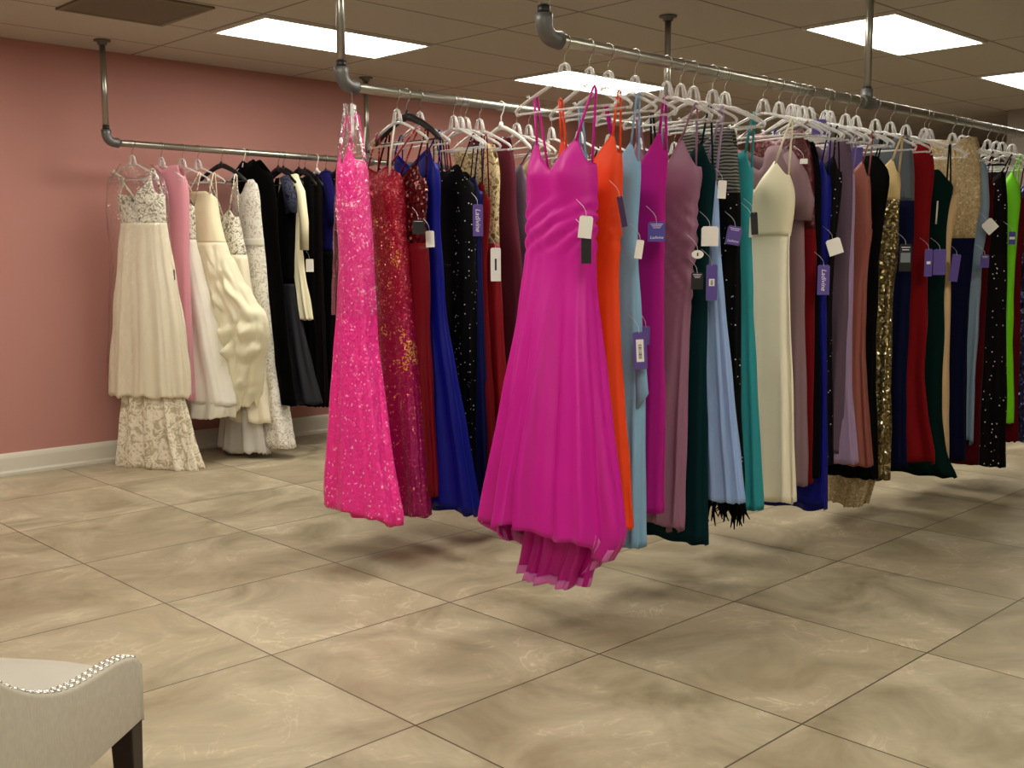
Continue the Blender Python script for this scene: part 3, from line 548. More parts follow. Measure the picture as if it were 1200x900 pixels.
 {'nm':'evening_gown','label':'terracotta rose satin gown with twisted waist and thin straps','short':'terracotta rose gown','rack':'F','X':4.574,'n':[(1.776,2.411),(1.623,2.393),(1.452,2.382),(1.337,2.39),(1.182,2.397),(0.87,2.393),(0.556,2.364),(0.376,2.341)],'f':[(1.776,2.677),(1.601,2.67),(1.426,2.654),(1.251,2.658),(1.076,2.682),(0.901,2.699),(0.726,2.703),(0.551,2.705),(0.376,2.701)],'neck':'v','zt':1.764,'vd':0.12,'ua':0.07,'pk':0.85,'wz':1.28,'zh':0.372,'hb':0.0,'b':(0.04,0.028,0.05),'nf':11,'fa':0.012,'mb':'terracotta_satin','ms':'terracotta_satin','st':'terracotta_satin','sw':0.004,'cat':'dress','hang':'clear','N':96,'ruche':[(1.44,0.06,0.012,85,0.5)]},
 {'nm':'evening_gown','label':'black one-shoulder gown left of the gold sequin gown','short':'black one-shoulder gown','rack':'F','X':4.671,'n':[(1.809,2.417),(1.713,2.347),(1.569,2.37),(1.337,2.39),(1.022,2.395),(0.744,2.392),(0.302,2.367)],'f':[(1.809,2.692),(1.621,2.648),(1.432,2.657),(1.244,2.656),(1.055,2.684),(0.867,2.695),(0.679,2.703),(0.49,2.705),(0.302,2.706)],'neck':'high','zt':1.793,'vd':0.05,'ua':0.07,'pk':0.85,'wz':1.28,'zh':0.294,'hb':0.0,'b':(0.04,0.028,0.05),'nf':11,'fa':0.014,'mb':'black_cloth','ms':'black_cloth','st':'black_cloth','sw':0.0035,'cat':'dress','hang':'clear'},
 {'nm':'evening_gown','label':'gold sequinned gown with nude cup and crumpled glittering hem','short':'gold sequinned gown','rack':'F','X':4.855,'n':[(1.793,2.409),(1.674,2.391),(1.496,2.392),(1.337,2.39),(1.176,2.409),(0.768,2.41),(0.27,2.403)],'f':[(1.793,2.656),(1.603,2.65),(1.412,2.665),(1.222,2.691),(1.031,2.713),(0.841,2.748),(0.651,2.781),(0.46,2.813),(0.27,2.843)],'neck':'v','zt':1.793,'vd':0.1,'ua':0.07,'pk':0.85,'wz':1.6,'zh':0.278,'hb':-0.04,'b':(0.045,0.035,0.06),'nf':8,'fa':0.02,'mb':'nude_satin','ms':'gold_sequin','st':'nude_satin','sw':0.005,'cat':'dress','hang':'clear','slip':'gold_lace','slipn':[(0.333,2.405),(0.259,2.478),(0.116,2.517)],'slipf':[(0.283,2.766),(0.223,2.725),(0.058,2.71)]},
 {'nm':'evening_gown','label':'navy gown with sheer grey mesh shoulder,between gold and red gowns','short':'navy gown with sheer mesh shoulder','rack':'F','X':5.004,'n':[(1.91,2.414),(1.741,2.403),(1.499,2.388),(1.337,2.39),(1.09,2.397),(0.715,2.403),(0.315,2.386)],'f':[(1.91,2.661),(1.711,2.651),(1.511,2.654),(1.312,2.666),(1.112,2.683),(0.913,2.703),(0.714,2.724),(0.514,2.735),(0.315,2.745)],'neck':'high','zt':1.91,'vd':0.05,'ua':0.07,'pk':0.85,'wz':1.6,'zh':0.302,'hb':0.0,'b':(0.04,0.028,0.05),'nf':11,'fa':0.014,'mb':'sheer_grey','ms':'navy_cloth','st':'sheer_grey','sw':0.0035,'cat':'dress','hang':'clear'},
 {'nm':'evening_gown','label':'bright red chiffon halter gown with flared hem,on the front rail','short':'bright red chiffon gown','rack':'F','X':5.168,'n':[(1.872,2.392),(1.749,2.374),(1.585,2.388),(1.336,2.39),(1.001,2.376),(0.746,2.382),(0.535,2.351),(0.368,2.309)],'f':[(1.872,2.658),(1.684,2.651),(1.496,2.66),(1.308,2.642),(1.12,2.666),(0.932,2.71),(0.744,2.766),(0.556,2.79),(0.368,2.797)],'neck':'high','zt':1.88,'vd':0.05,'ua':0.07,'pk':0.85,'wz':1.28,'zh':0.325,'hb':-0.03,'b':(0.04,0.035,0.06),'nf':6,'fa':0.022,'mb':'red_chiffon','ms':'red_chiffon','st':'red_chiffon','sw':0.0035,'cat':'dress','hang':'clear'},
 {'nm':'evening_gown','label':'black-green velvet gown with folded bust and long train beside the red gown','short':'black-green velvet gown','rack':'F','X':5.369,'n':[(1.777,2.392),(1.708,2.359),(1.591,2.384),(1.465,2.396),(1.336,2.39),(0.905,2.384),(0.51,2.38),(0.315,2.344),(0.225,2.287)],'f':[(1.777,2.648),(1.583,2.655),(1.389,2.643),(1.195,2.643),(1.001,2.681),(0.807,2.743),(0.613,2.805),(0.419,2.851),(0.225,2.837)],'neck':'strapless','zt':1.769,'vd':0.03,'ua':0.07,'pk':0.85,'wz':1.28,'zh':0.229,'hb':-0.04,'b':(0.04,0.028,0.05),'nf':11,'fa':0.01,'mb':'darkgreen_velvet','ms':'darkgreen_velvet','st':'darkgreen_velvet','sw':0.004,'cat':'dress','hang':'clear','cup':0.02,'sleeves':[('white_satin',[(1.61,2.415,0.003),(1.55,2.417,0.003),(1.495,2.419,0.003)],-0.06)]},
 {'nm':'evening_gown','label':'tan champagne satin column gown,a narrow pale strip on the front rail','short':'tan champagne column gown','rack':'F','X':5.419,'n':[(1.642,2.347),(1.55,2.373),(1.379,2.392),(1.336,2.39),(1.164,2.382),(0.815,2.371),(0.293,2.356)],'f':[(1.642,2.612),(1.473,2.634),(1.305,2.613),(1.136,2.601),(0.967,2.596),(0.799,2.591),(0.63,2.586),(0.462,2.581),(0.293,2.576)],'neck':'v','zt':1.655,'vd':0.12,'ua':0.07,'pk':0.85,'wz':1.28,'zh':0.284,'hb':0.0,'b':(0.04,0.028,0.05),'nf':11,'fa':0.004,'mb':'tan_satin','ms':'tan_satin','st':'tan_satin','sw':0.004,'cat':'dress','hang':'clear'},
 {'nm':'evening_gown','label':'gown with gold feathered lace bodice and dark navy skirt','short':'gold lace and navy gown','rack':'F','X':5.697,'n':[(1.943,2.383),(1.777,2.371),(1.601,2.362),(1.505,2.376),(1.336,2.39),(1.067,2.404),(0.703,2.401),(0.266,2.386)],'f':[(1.943,2.649),(1.733,2.636),(1.524,2.646),(1.314,2.657),(1.105,2.679),(0.895,2.698),(0.685,2.717),(0.476,2.73),(0.266,2.744)],'neck':'high','zt':1.952,'vd':0.04,'ua':0.07,'pk':0.85,'wz':1.43,'zh':0.243,'hb':0.0,'b':(0.04,0.028,0.05),'nf':11,'fa':0.014,'mb':'gold_lace','ms':'navy_cloth','st':'gold_lace','sw':0.0035,'cat':'dress','hang':'clear'},
 {'nm':'evening_gown','label':'steel blue satin gown with rippled hem,left of the beaded black gown','short':'steel blue rippled gown','rack':'F','X':5.816,'n':[(1.851,2.392),(1.627,2.364),(1.471,2.374),(1.336,2.39),(1.063,2.395),(0.694,2.401),(0.358,2.394)],'f':[(1.851,2.648),(1.664,2.632),(1.478,2.627),(1.291,2.613),(1.105,2.645),(0.918,2.684),(0.731,2.724),(0.545,2.759),(0.358,2.792)],'neck':'high','zt':1.851,'vd':0.05,'ua':0.07,'pk':0.85,'wz':1.28,'zh':0.349,'hb':-0.06,'b':(0.04,0.028,0.05),'nf':6,'fa':0.02,'mb':'steel_satin','ms':'steel_satin','st':'steel_satin','sw':0.0035,'cat':'dress','hang':'clear'},
 {'nm':'evening_gown','label':'dark wine velvet gown,thin strip behind the steel blue gown','short':'dark wine velvet gown','rack':'F','X':5.894,'n':[(1.788,2.389),(1.563,2.374),(1.336,2.39),(0.875,2.391),(0.547,2.398),(0.216,2.392)],'f':[(1.788,2.645),(1.591,2.645),(1.395,2.644),(1.199,2.651),(1.002,2.674),(0.805,2.69),(0.609,2.708),(0.412,2.72),(0.216,2.73)],'neck':'v','zt':1.788,'vd':0.05,'ua':0.07,'pk':0.85,'wz':1.28,'zh':0.192,'hb':0.0,'b':(0.04,0.028,0.05),'nf':11,'fa':0.006,'mb':'wine_velvet','ms':'wine_velvet','st':'wine_velvet','sw':0.0035,'cat':'dress','hang':'clear'},
 {'nm':'evening_gown','label':'black gown scattered with white beads and V-neck straps,near right edge','short':'black white-beaded gown','rack':'F','X':6.148,'n':[(1.781,2.421),(1.617,2.404),(1.336,2.39),(1.053,2.381),(0.671,2.366),(0.149,2.345)],'f':[(1.781,2.706),(1.577,2.702),(1.373,2.678),(1.169,2.684),(0.965,2.705),(0.761,2.715),(0.557,2.725),(0.353,2.735),(0.149,2.745)],'neck':'v','zt':1.804,'vd':0.12,'ua':0.02,'pk':0.9,'wz':1.28,'zh':0.149,'hb':0.0,'b':(0.05,0.04,0.05),'nf':11,'fa':0.014,'mb':'black_pearls','ms':'black_pearls','st':'black_pearls','sw':0.004,'cat':'dress','hang':'clear'},
 {'nm':'evening_gown','label':'lime green satin gown,only one on the rails','short':'lime green gown','rack':'F','X':6.268,'n':[(1.833,2.406),(1.644,2.378),(1.479,2.388),(1.336,2.39),(1.096,2.392),(0.855,2.389),(0.417,2.363)],'f':[(1.833,2.71),(1.656,2.693),(1.479,2.684),(1.302,2.645),(1.125,2.648),(0.948,2.65),(0.771,2.644),(0.594,2.634),(0.417,2.623)],'neck':'v','zt':1.809,'vd':0.16,'ua':0.07,'pk':0.85,'wz':1.28,'zh':0.387,'hb':0.0,'b':(0.04,0.028,0.05),'nf':11,'fa':0.008,'mb':'lime_satin','ms':'lime_satin','st':'lime_satin','sw':0.005,'cat':'dress','hang':'clear'},
 {'nm':'evening_gown','label':'dark crimson crepe gown right of the lime green gown','short':'dark crimson gown','rack':'F','X':6.355,'n':[(1.695,2.394),(1.528,2.376),(1.336,2.39),(0.85,2.384),(0.505,2.377),(0.273,2.365)],'f':[(1.695,2.655),(1.517,2.643),(1.34,2.644),(1.162,2.653),(0.984,2.671),(0.806,2.682),(0.629,2.692),(0.451,2.7),(0.273,2.705)],'neck':'v','zt':1.709,'vd':0.06,'ua':0.07,'pk':0.85,'wz':1.28,'zh':0.268,'hb':0.0,'b':(0.04,0.028,0.05),'nf':11,'fa':0.014,'mb':'crimson_cloth','ms':'crimson_cloth','st':'crimson_cloth','sw':0.0035,'cat':'dress','hang':'clear'},
 {'nm':'evening_gown','label':'midnight blue sequinned gown at the right edge of the photo','short':'midnight blue sequinned gown','rack':'F','X':6.494,'n':[(1.749,2.406),(1.531,2.386),(1.336,2.39),(0.843,2.379),(0.494,2.361),(0.253,2.344)],'f':[(1.749,2.663),(1.562,2.658),(1.375,2.646),(1.188,2.649),(1.001,2.666),(0.814,2.675),(0.627,2.68),(0.44,2.683),(0.253,2.684)],'neck':'v','zt':1.749,'vd':0.06,'ua':0.07,'pk':0.85,'wz':1.28,'zh':0.253,'hb':0.0,'b':(0.04,0.028,0.05),'nf':11,'fa':0.014,'mb':'navy_sequin','ms':'navy_sequin','st':'navy_sequin','sw':0.0035,'cat':'dress','hang':'clear'},
 {'nm':'evening_gown','label':'hot pink sequinned gown hanging edge-on,first on the middle rail','short':'hot pink sequinned gown','rack':'M','X':2.74,'n':[(1.8,3.756),(1.717,3.728),(1.592,3.714),(1.378,3.697),(0.982,3.679),(0.731,3.627),(0.482,3.568),(0.253,3.504)],'f':[(1.831,3.84),(1.761,3.862),(1.635,3.873),(1.343,3.864),(0.971,3.89),(0.589,3.917),(0.173,3.966)],'neck':'v','zt':1.821,'vd':0.1,'ua':0.08,'pk':0.6,'wz':1.28,'zh':0.25,'hb':-0.07,'b':(0.06,0.06,0.085),'nf':6,'fa':0.02,'mb':'hotpink_sequin','ms':'hotpink_sequin','st':'hotpink_sequin','sw':0.004,'cat':'dress','hang':'clear','shift':-0.03,'N':96,'spread':0.035,'hrot':-0.62},
 {'nm':'evening_gown','label':'red sequinned gown fading to fuchsia with gold flecks,on the middle rail','short':'red and fuchsia sequinned gown','rack':'M','X':2.98,'n':[(1.721,3.767),(1.603,3.752),(1.473,3.761),(1.305,3.735),(1.081,3.71),(0.855,3.685),(0.591,3.655),(0.203,3.621)],'f':[(1.722,4.03),(1.672,4.031),(1.555,3.983),(1.343,3.983),(1.149,3.989),(0.873,3.99),(0.556,3.974),(0.176,3.945)],'neck':'strapless','zt':1.736,'vd':0.02,'ua':0.03,'pk':0.6,'wz':1.28,'zh':0.188,'hb':0.0,'b':(0.05,0.045,0.06),'nf':6,'fa':0.014,'mb':'redpink_sequin','ms':'redpink_sequin','st':'redpink_sequin','sw':0.004,'cat':'dress','hang':'clear','ruche':[(1.4,0.1,0.012,90,0.2)],'cup':0.02,'N':96,'sleeves':[('white_satin',[(1.913,3.947,0.004),(1.82,3.962,0.004),(1.719,3.972,0.004)],-0.055),('white_satin',[(1.902,3.739,0.004),(1.795,3.766,0.004),(1.693,3.78,0.004)],-0.055)]},
 {'nm':'evening_gown','label':'wine red gown with dark sequinned bodice and pleated satin skirt','short':'wine red gown with sequinned bodice','rack':'M','X':3.035,'n':[(1.749,3.687),(1.601,3.661),(1.472,3.675),(1.342,3.66),(0.967,3.655),(0.588,3.633),(0.29,3.608)],'f':[(1.749,4.01),(1.567,4.002),(1.384,3.966),(1.202,3.969),(1.02,3.979),(0.837,3.989),(0.655,3.998),(0.472,4.003),(0.29,4.006)],'neck':'v','zt':1.749,'vd':0.08,'ua':0.07,'pk':0.85,'wz':1.4,'zh':0.274,'hb':0.0,'b':(0.04,0.028,0.05),'nf':8,'fa':0.016,'mb':'wine_sequin','ms':'wine_satin','st':'wine_sequin','sw':0.0045,'cat':'dress','hang':'black'},
 {'nm':'evening_gown','label':'cobalt blue satin gown with wide swept train,on the middle rail','short':'cobalt blue train gown','rack':'M','X':3.109,'n':[(1.82,3.693),(1.659,3.661),(1.53,3.674),(1.342,3.66),(1.04,3.636),(0.853,3.592),(0.498,3.505),(0.228,3.441)],'f':[(1.82,3.978),(1.621,3.961),(1.422,3.945),(1.223,3.925),(1.024,3.967),(0.825,4.031),(0.626,4.094),(0.427,4.157),(0.228,4.221)],'neck':'v','zt':1.82,'vd':0.08,'ua':0.07,'pk':0.85,'wz':1.28,'zh':0.228,'hb':-0.06,'b':(0.04,0.035,0.07),'nf':9,'fa':0.022,'mb':'cobalt_satin','ms':'cobalt_satin','st':'cobalt_satin','sw':0.0035,'cat':'dress','hang':'clear'},
 {'nm':'evening_gown','label':'black sequinned gown with thin crossed straps,on the middle rail','short':'black sequinned gown','rack':'M','X':3.308,'n':[(1.758,3.69),(1.668,3.662),(1.496,3.658),(1.342,3.66),(0.753,3.666),(0.231,3.66)],'f':[(1.781,3.936),(1.683,3.944),(1.504,3.941),(1.343,3.944),(0.731,3.942),(0.168,3.926)],'neck':'strapless','zt':1.758,'vd':0.03,'ua':0.07,'pk':0.7,'wz':1.28,'zh':0.206,'hb':0.0,'b':(0.05,0.045,0.05),'nf':11,'fa':0.01,'mb':'black_sequin','ms':'black_sequin','st':'black_sequin','sw':0.003,'cat':'dress','hang':'clear'},
 {'nm':'evening_gown','label':'navy satin gown showing a small blue cup,on the middle rail','short':'navy gown with small blue cup','rack':'M','X':3.35,'n':[(1.709,3.662),(1.631,3.646),(1.497,3.659),(1.342,3.66),(0.95,3.646),(0.211,3.617)],'f':[(1.709,3.922),(1.522,3.921),(1.335,3.905),(1.147,3.91),(0.96,3.926),(0.773,3.938),(0.586,3.951),(0.398,3.963),(0.211,3.976)],'neck':'v','zt':1.705,'vd':0.06,'ua':0.07,'pk':0.85,'wz':1.28,'zh':0.198,'hb':0.0,'b':(0.04,0.028,0.05),'nf':11,'fa':0.014,'mb':'navy_satin','ms':'navy_satin','st':'navy_satin','sw':0.0035,'cat':'dress','hang':'clear'},
 {'nm':'evening_gown','label':'dark red crepe gown beside the nude lace gown','short':'dark red crepe gown','rack':'M','X':3.382,'n':[(1.682,3.646),(1.574,3.629),(1.459,3.647),(1.342,3.66),(0.948,3.646),(0.25,3.593)],'f':[(1.682,3.918),(1.503,3.912),(1.324,3.914),(1.145,3.921),(0.966,3.937),(0.787,3.946),(0.608,3.954),(0.429,3.962),(0.25,3.971)],'neck':'v','zt':1.682,'vd':0.08,'ua':0.07,'pk':0.85,'wz':1.28,'zh':0.23,'hb':0.0,'b':(0.04,0.028,0.05),'nf':11,'fa':0.008,'mb':'darkred_cloth','ms':'darkred_cloth','st':'darkred_cloth','sw':0.0035,'cat':'dress','hang':'clear'},
 {'nm':'evening_gown','label':'gown with nude floral lace bodice and crimson skirt','short':'nude lace and crimson gown','rack':'M','X':3.469,'n':[(1.86,3.685),(1.734,3.663),(1.578,3.67),(1.484,3.671),(1.342,3.66),(0.944,3.639),(0.298,3.596)],'f':[(1.86,3.97),(1.665,3.959),(1.47,3.945),(1.274,3.924),(1.079,3.924),(0.884,3.932),(0.689,3.939),(0.493,3.947),(0.298,3.954)],'neck':'high','zt':1.86,'vd':0.06,'ua':0.07,'pk':0.85,'wz':1.4,'zh':0.277,'hb':0.0,'b':(0.04,0.028,0.05),'nf':11,'fa':0.01,'mb':'nude_lace','ms':'crimson_satin','st':'nude_lace','sw':0.0035,'cat':'dress','hang':'clear'},
 {'nm':'evening_gown','label':'burgundy halter gown with pleated skirt,on the white plastic hanger','short':'burgundy halter gown','rack':'M','X':3.608,'n':[(1.884,3.722),(1.704,3.699),(1.544,3.694),(1.342,3.66),(0.937,3.626),(0.28,3.581)],'f':[(1.884,4.026),(1.683,4.009),(1.483,3.991),(1.282,3.935),(1.082,3.935),(0.881,3.935),(0.681,3.936),(0.48,3.938),(0.28,3.939)],'neck':'high','zt':1.904,'vd':0.1,'ua':0.07,'pk':0.85,'wz':1.28,'zh':0.259,'hb':0.0,'b':(0.04,0.028,0.05),'nf':12,'fa':0.014,'mb':'burgundy_cloth','ms':'burgundy_cloth','st':'burgundy_cloth','sw':0.0035,'cat':'dress','hang':'white'},
 {'nm':'evening_gown','label':'slate plum satin gown next to the fuchsia gown on the rail ahead','short':'slate plum satin gown','rack':'M','X':3.712,'n':[(1.771,3.723),(1.607,3.695),(1.506,3.695),(1.342,3.66),(0.931,3.625),(0.263,3.59)],'f':[(1.771,4.008),(1.583,3.995),(1.394,3.946),(1.205,3.915),(1.017,3.916),(0.828,3.922),(0.64,3.931),(0.451,3.94),(0.263,3.949)],'neck':'v','zt':1.791,'vd':0.12,'ua':0.07,'pk':0.85,'wz':1.28,'zh':0.255,'hb':0.0,'b':(0.04,0.028,0.05),'nf':11,'fa':0.01,'mb':'slate_satin','ms':'slate_satin','st':'slate_satin','sw':0.0035,'cat':'dress','hang':'clear'},
 {'nm':'evening_gown','label':'champagne satin gown behind the slate plum gown,on the middle rail','short':'champagne satin gown','rack':'M','X':3.795,'n':[(1.837,3.718),(1.631,3.689),(1.507,3.683),(1.342,3.66),(0.927,3.613),(0.298,3.565)],'f':[(1.837,4.003),(1.645,3.985),(1.452,3.958),(1.26,3.912),(1.067,3.907),(0.875,3.903),(0.683,3.903),(0.49,3.903),(0.298,3.903)],'neck':'v','zt':1.845,'vd':0.12,'ua':0.07,'pk':0.85,'wz':1.28,'zh':0.276,'hb':0.0,'b':(0.04,0.028,0.05),'nf':11,'fa':0.01,'mb':'tan_satin','ms':'tan_satin','st':'tan_satin','sw':0.0035,'cat':'dress','hang':'clear'},
 {'nm':'evening_gown','label':'grey plum gown deep on the middle rail behind the orange gown','short':'grey plum gown of the middle rail','rack':'M','X':3.955,'n':[(1.782,3.673),(1.635,3.65),(1.342,3.66),(0.917,3.635),(0.358,3.597)],'f':[(1.782,3.939),(1.604,3.929),(1.426,3.922),(1.248,3.909),(1.07,3.921),(0.892,3.931),(0.714,3.939),(0.536,3.947),(0.358,3.955)],'neck':'v','zt':1.782,'vd':0.08,'ua':0.07,'pk':0.85,'wz':1.28,'zh':0.336,'hb':0.0,'b':(0.04,0.028,0.05),'nf':11,'fa':0.014,'mb':'plum_cloth','ms':'plum_cloth','st':'plum_cloth','sw':0.0035,'cat':'dress','hang':'clear'},
 {'nm':'evening_gown','label':'plain black gown deep on the middle rail behind the sky blue gown','short':'plain black gown of the middle rail','rack':'M','X':4.16,'n':[(1.793,3.675),(1.643,3.651),(1.342,3.66),(0.906,3.633),(0.332,3.593)],'f':[(1.793,3.941),(1.61,3.929),(1.428,3.922),(1.245,3.909),(1.062,3.921),(0.88,3.93),(0.697,3.937),(0.515,3.944),(0.332,3.951)],'neck':'v','zt':1.793,'vd':0.08,'ua':0.07,'pk':0.85,'wz':1.28,'zh':0.31,'hb':0.0,'b':(0.04,0.028,0.05),'nf':11,'fa':0.014,'mb':'black_cloth','ms':'black_cloth','st':'black_cloth','sw':0.0035,'cat':'dress','hang':'clear'},
 {'nm':'evening_gown','label':'wine satin gown deep on the middle rail behind the magenta gown','short':'wine satin gown of the middle rail','rack':'M','X':4.397,'n':[(1.807,3.677),(1.652,3.652),(1.342,3.66),(0.893,3.631),(0.302,3.588)],'f':[(1.807,3.943),(1.619,3.93),(1.431,3.923),(1.243,3.908),(1.054,3.921),(0.866,3.928),(0.678,3.934),(0.49,3.94),(0.302,3.946)],'neck':'v','zt':1.807,'vd':0.08,'ua':0.07,'pk':0.85,'wz':1.28,'zh':0.279,'hb':0.0,'b':(0.04,0.028,0.05),'nf':11,'fa':0.014,'mb':'wine_satin','ms':'wine_satin','st':'wine_satin','sw':0.0035,'cat':'dress','hang':'clear'},
 {'nm':'evening_gown','label':'navy satin gown deep on the middle rail behind the mauve gown','short':'navy satin gown of the middle rail','rack':'M','X':4.649,'n':[(1.821,3.679),(1.661,3.654),(1.341,3.66),(0.879,3.629),(0.271,3.584)],'f':[(1.821,3.945),(1.627,3.931),(1.433,3.924),(1.24,3.908),(1.046,3.921),(0.852,3.927),(0.659,3.932),(0.465,3.937),(0.271,3.942)],'neck':'v','zt':1.821,'vd':0.08,'ua':0.07,'pk':0.85,'wz':1.28,'zh':0.247,'hb':0.0,'b':(0.04,0.028,0.05),'nf':11,'fa':0.014,'mb':'navy_satin','ms':'navy_satin','st':'navy_satin','sw':0.0035,'cat':'dress','hang':'clear'},
 {'nm':'evening_gown','label':'dark green gown last on the middle rail','short':'dark green gown of the middle rail','rack':'M','X':4.957,'n':[(1.839,3.682),(1.673,3.655),(1.341,3.66),(0.862,3.627),(0.232,3.578)],'f':[(1.839,3.948),(1.638,3.931),(1.437,3.924),(1.236,3.908),(1.035,3.92),(0.835,3.925),(0.634,3.929),(0.433,3.932),(0.232,3.936)],'neck':'v','zt':1.839,'vd':0.08,'ua':0.07,'pk':0.85,'wz':1.28,'zh':0.207,'hb':0.0,'b':(0.04,0.028,0.05),'nf':11,'fa':0.014,'mb':'bottle_cloth','ms':'bottle_cloth','st':'bottle_cloth','sw':0.0035,'cat':'dress','hang':'clear'},
 {'nm':'bridal_gown','label':'ivory bridal gown with beaded lace bodice,at the left end of the back rail','short':'ivory beaded bridal gown','rack':'B','X':3.06,'n':[(1.837,6.387),(1.67,6.383),(1.554,6.382),(1.352,6.362),(1.086,6.328),(0.764,6.301),(0.466,6.285)],'f':[(1.823,6.623),(1.675,6.654),(1.558,6.642),(1.354,6.67),(1.082,6.695),(0.697,6.72),(0.452,6.738)],'neck':'v','zt':1.837,'vd':0.22,'ua':0.1,'pk':0.72,'wz':1.56,'zh':0.461,'hb':0.0,'b':(0.07,0.06,0.11),'nf':10,'fa':0.025,'mb':'beaded_lace','ms':'ivory_chiffon','st':'beaded_lace','sw':0.009,'cat':'dress','hang':'clear','tilt':-0.5,'cup':0.03,'slip_b':0.08,'slip':'ivory_lace','slipn':[(0.709,6.338),(0.438,6.309),(0.194,6.262),(-0.006,6.201)],'slipf':[(0.699,6.66),(0.421,6.673),(0.167,6.704),(-0.021,6.737)],'N':110,'wavy':0.02},
 {'nm':'evening_gown','label':'blush pink tulle gown in a sheer cover,second on the back rail','short':'blush pink tulle gown','rack':'B','X':3.255,'n':[(1.889,6.407),(1.782,6.378),(1.568,6.388),(1.352,6.399),(0.916,6.406),(0.417,6.409)],'f':[(1.925,6.637),(1.791,6.672),(1.573,6.656),(1.353,6.626),(0.91,6.635),(0.402,6.661)],'neck':'high','zt':1.926,'vd':0.03,'ua':0.07,'pk':0.85,'wz':1.5,'zh':0.417,'hb':0.0,'b':(0.05,0.05,0.07),'nf':6,'fa':0.015,'mb':'pink_sheer','ms':'pink_sheer','st':'pink_sheer','sw':0.0035,'cat':'dress','hang':'clear','tilt':-0.35},
 {'nm':'bridal_gown','label':'white A-line bridal gown with dark-backed beaded bodice,third on the back rail','short':'white A-line bridal gown','rack':'B','X':3.398,'n':[(1.76,6.523),(1.601,6.503),(1.408,6.498),(1.187,6.44),(0.994,6.387),(0.662,6.313),(0.391,6.243)],'f':[(1.766,6.711),(1.577,6.713),(1.409,6.693),(1.185,6.683),(0.988,6.672),(0.647,6.646),(0.356,6.617)],'neck':'strapless','zt':1.771,'vd':0.05,'ua':0.07,'pk':0.85,'wz':1.46,'zh':0.385,'hb':0.0,'b':(0.05,0.045,0.08),'nf':6,'fa':0.018,'mb':'beaded_lace','ms':'white_chiffon','st':'beaded_lace','sw':0.004,'cat':'dress','hang':'clear','tilt':-0.35,'slip':'white_tulle','slipn':[(0.578,6.302),(0.356,6.257),(0.299,6.273)],'slipf':[(0.562,6.636),(0.334,6.604),(0.289,6.592)]},
 {'nm':'bridal_gown','label':'cream strapless ball gown with ruffled pick-up skirt,on the back rail','short':'cream ruffled ball gown','rack':'B','X':3.508,'n':[(1.761,6.441),(1.629,6.433),(1.407,6.371),(1.242,6.285),(1.104,6.206),(0.958,6.107),(0.831,6.112),(0.69,6.166),(0.519,6.216),(0.358,6.265)],'f':[(1.768,6.639),(1.635,6.66),(1.41,6.641),(1.24,6.635),(1.098,6.627),(0.945,6.604),(0.814,6.596),(0.671,6.588),(0.498,6.581),(0.325,6.574)],'neck':'strapless','zt':1.772,'vd':0.0,'ua':0.02,'pk':0.85,'wz':1.44,'zh':0.358,'hb':0.0,'b':(0.06,0.06,0.11),'nf':5,'fa':0.025,'mb':'cream_satin','ms':'cream_organza','st':'cream_satin','sw':0.0035,'cat':'dress','hang':'clear','tilt':-0.3,'shift':0.05,'puff':0.075,'cup':0.0,'wavy':0.03,'N':120},
 {'nm':'bridal_gown','label':'ivory strappy bridal gown with jewelled bodice and pooled satin hem','short':'ivory strappy bridal gown','rack':'B','X':3.677,'n':[(1.656,6.439),(1.493,6.414),(1.352,6.372),(1.127,6.342),(0.902,6.303),(0.619,6.259),(0.337,6.207),(0.197,6.173)],'f':[(1.661,6.639),(1.496,6.639),(1.353,6.629),(1.123,6.607),(0.892,6.601),(0.6,6.599),(0.308,6.579),(0.162,6.552)],'neck':'v','zt':1.661,'vd':0.05,'ua':0.05,'pk':0.6,'wz':1.36,'zh':0.247,'hb':0.0,'b':(0.05,0.05,0.07),'nf':7,'fa':0.02,'mb':'beaded_lace','ms':'ivory_chiffon','st':'beaded_lace','sw':0.005,'cat':'dress','hang':'black','tilt':-0.2,'slip':'grey_satin','slipn':[(0.56,6.302),(0.246,6.267),(0.036,6.227)],'slipf':[(0.544,6.568),(0.186,6.619),(0.003,6.654)]},
 {'nm':'bridal_gown','label':'white lace column gown with illusion neckline and ribbon belt,on the back rail','short':'white lace column gown','rack':'B','X':3.845,'n':[(1.838,6.376),(1.735,6.339),(1.606,6.336),(1.437,6.313),(1.239,6.292),(0.955,6.265),(0.614,6.22),(0.333,6.15),(0.076,6.08)],'f':[(1.866,6.697),(1.732,6.682),(1.616,6.69),(1.441,6.701),(1.176,6.718),(0.879,6.714),(0.581,6.698),(0.282,6.67),(-0.001,6.641)],'neck':'high','zt':1.86,'vd':0.1,'ua':0.03,'pk':0.8,'wz':1.44,'zh':0.076,'hb':0.0,'b':(0.07,0.06,0.09),'nf':5,'fa':0.014,'mb':'white_lace','ms':'white_lace','st':'white_lace','sw':0.0035,'cat':'dress','hang':'white','belt':'white_satin'},
 {'nm':'evening_gown','label':'black velvet high-collared gown behind the white lace gown','short':'black velvet collared gown','rack':'B','X':3.871,'n':[(2.008,6.389),(1.883,6.268),(1.687,6.227),(1.464,6.218),(1.183,6.18),(0.789,6.138),(0.363,6.056)],'f':[(2.013,6.631),(1.905,6.752),(1.707,6.765),(1.472,6.757),(1.175,6.752),(0.755,6.779),(0.302,6.808)],'neck':'high','zt':1.996,'vd':0.02,'ua':0.09,'pk':0.5,'wz':1.28,'zh':0.363,'hb':0.0,'b':(0.05,0.045,0.06),'nf':11,'fa':0.014,'mb':'black_velvet','ms':'black_velvet','st':'black_velvet','sw':0.0035,'cat':'dress','hang':'black'},
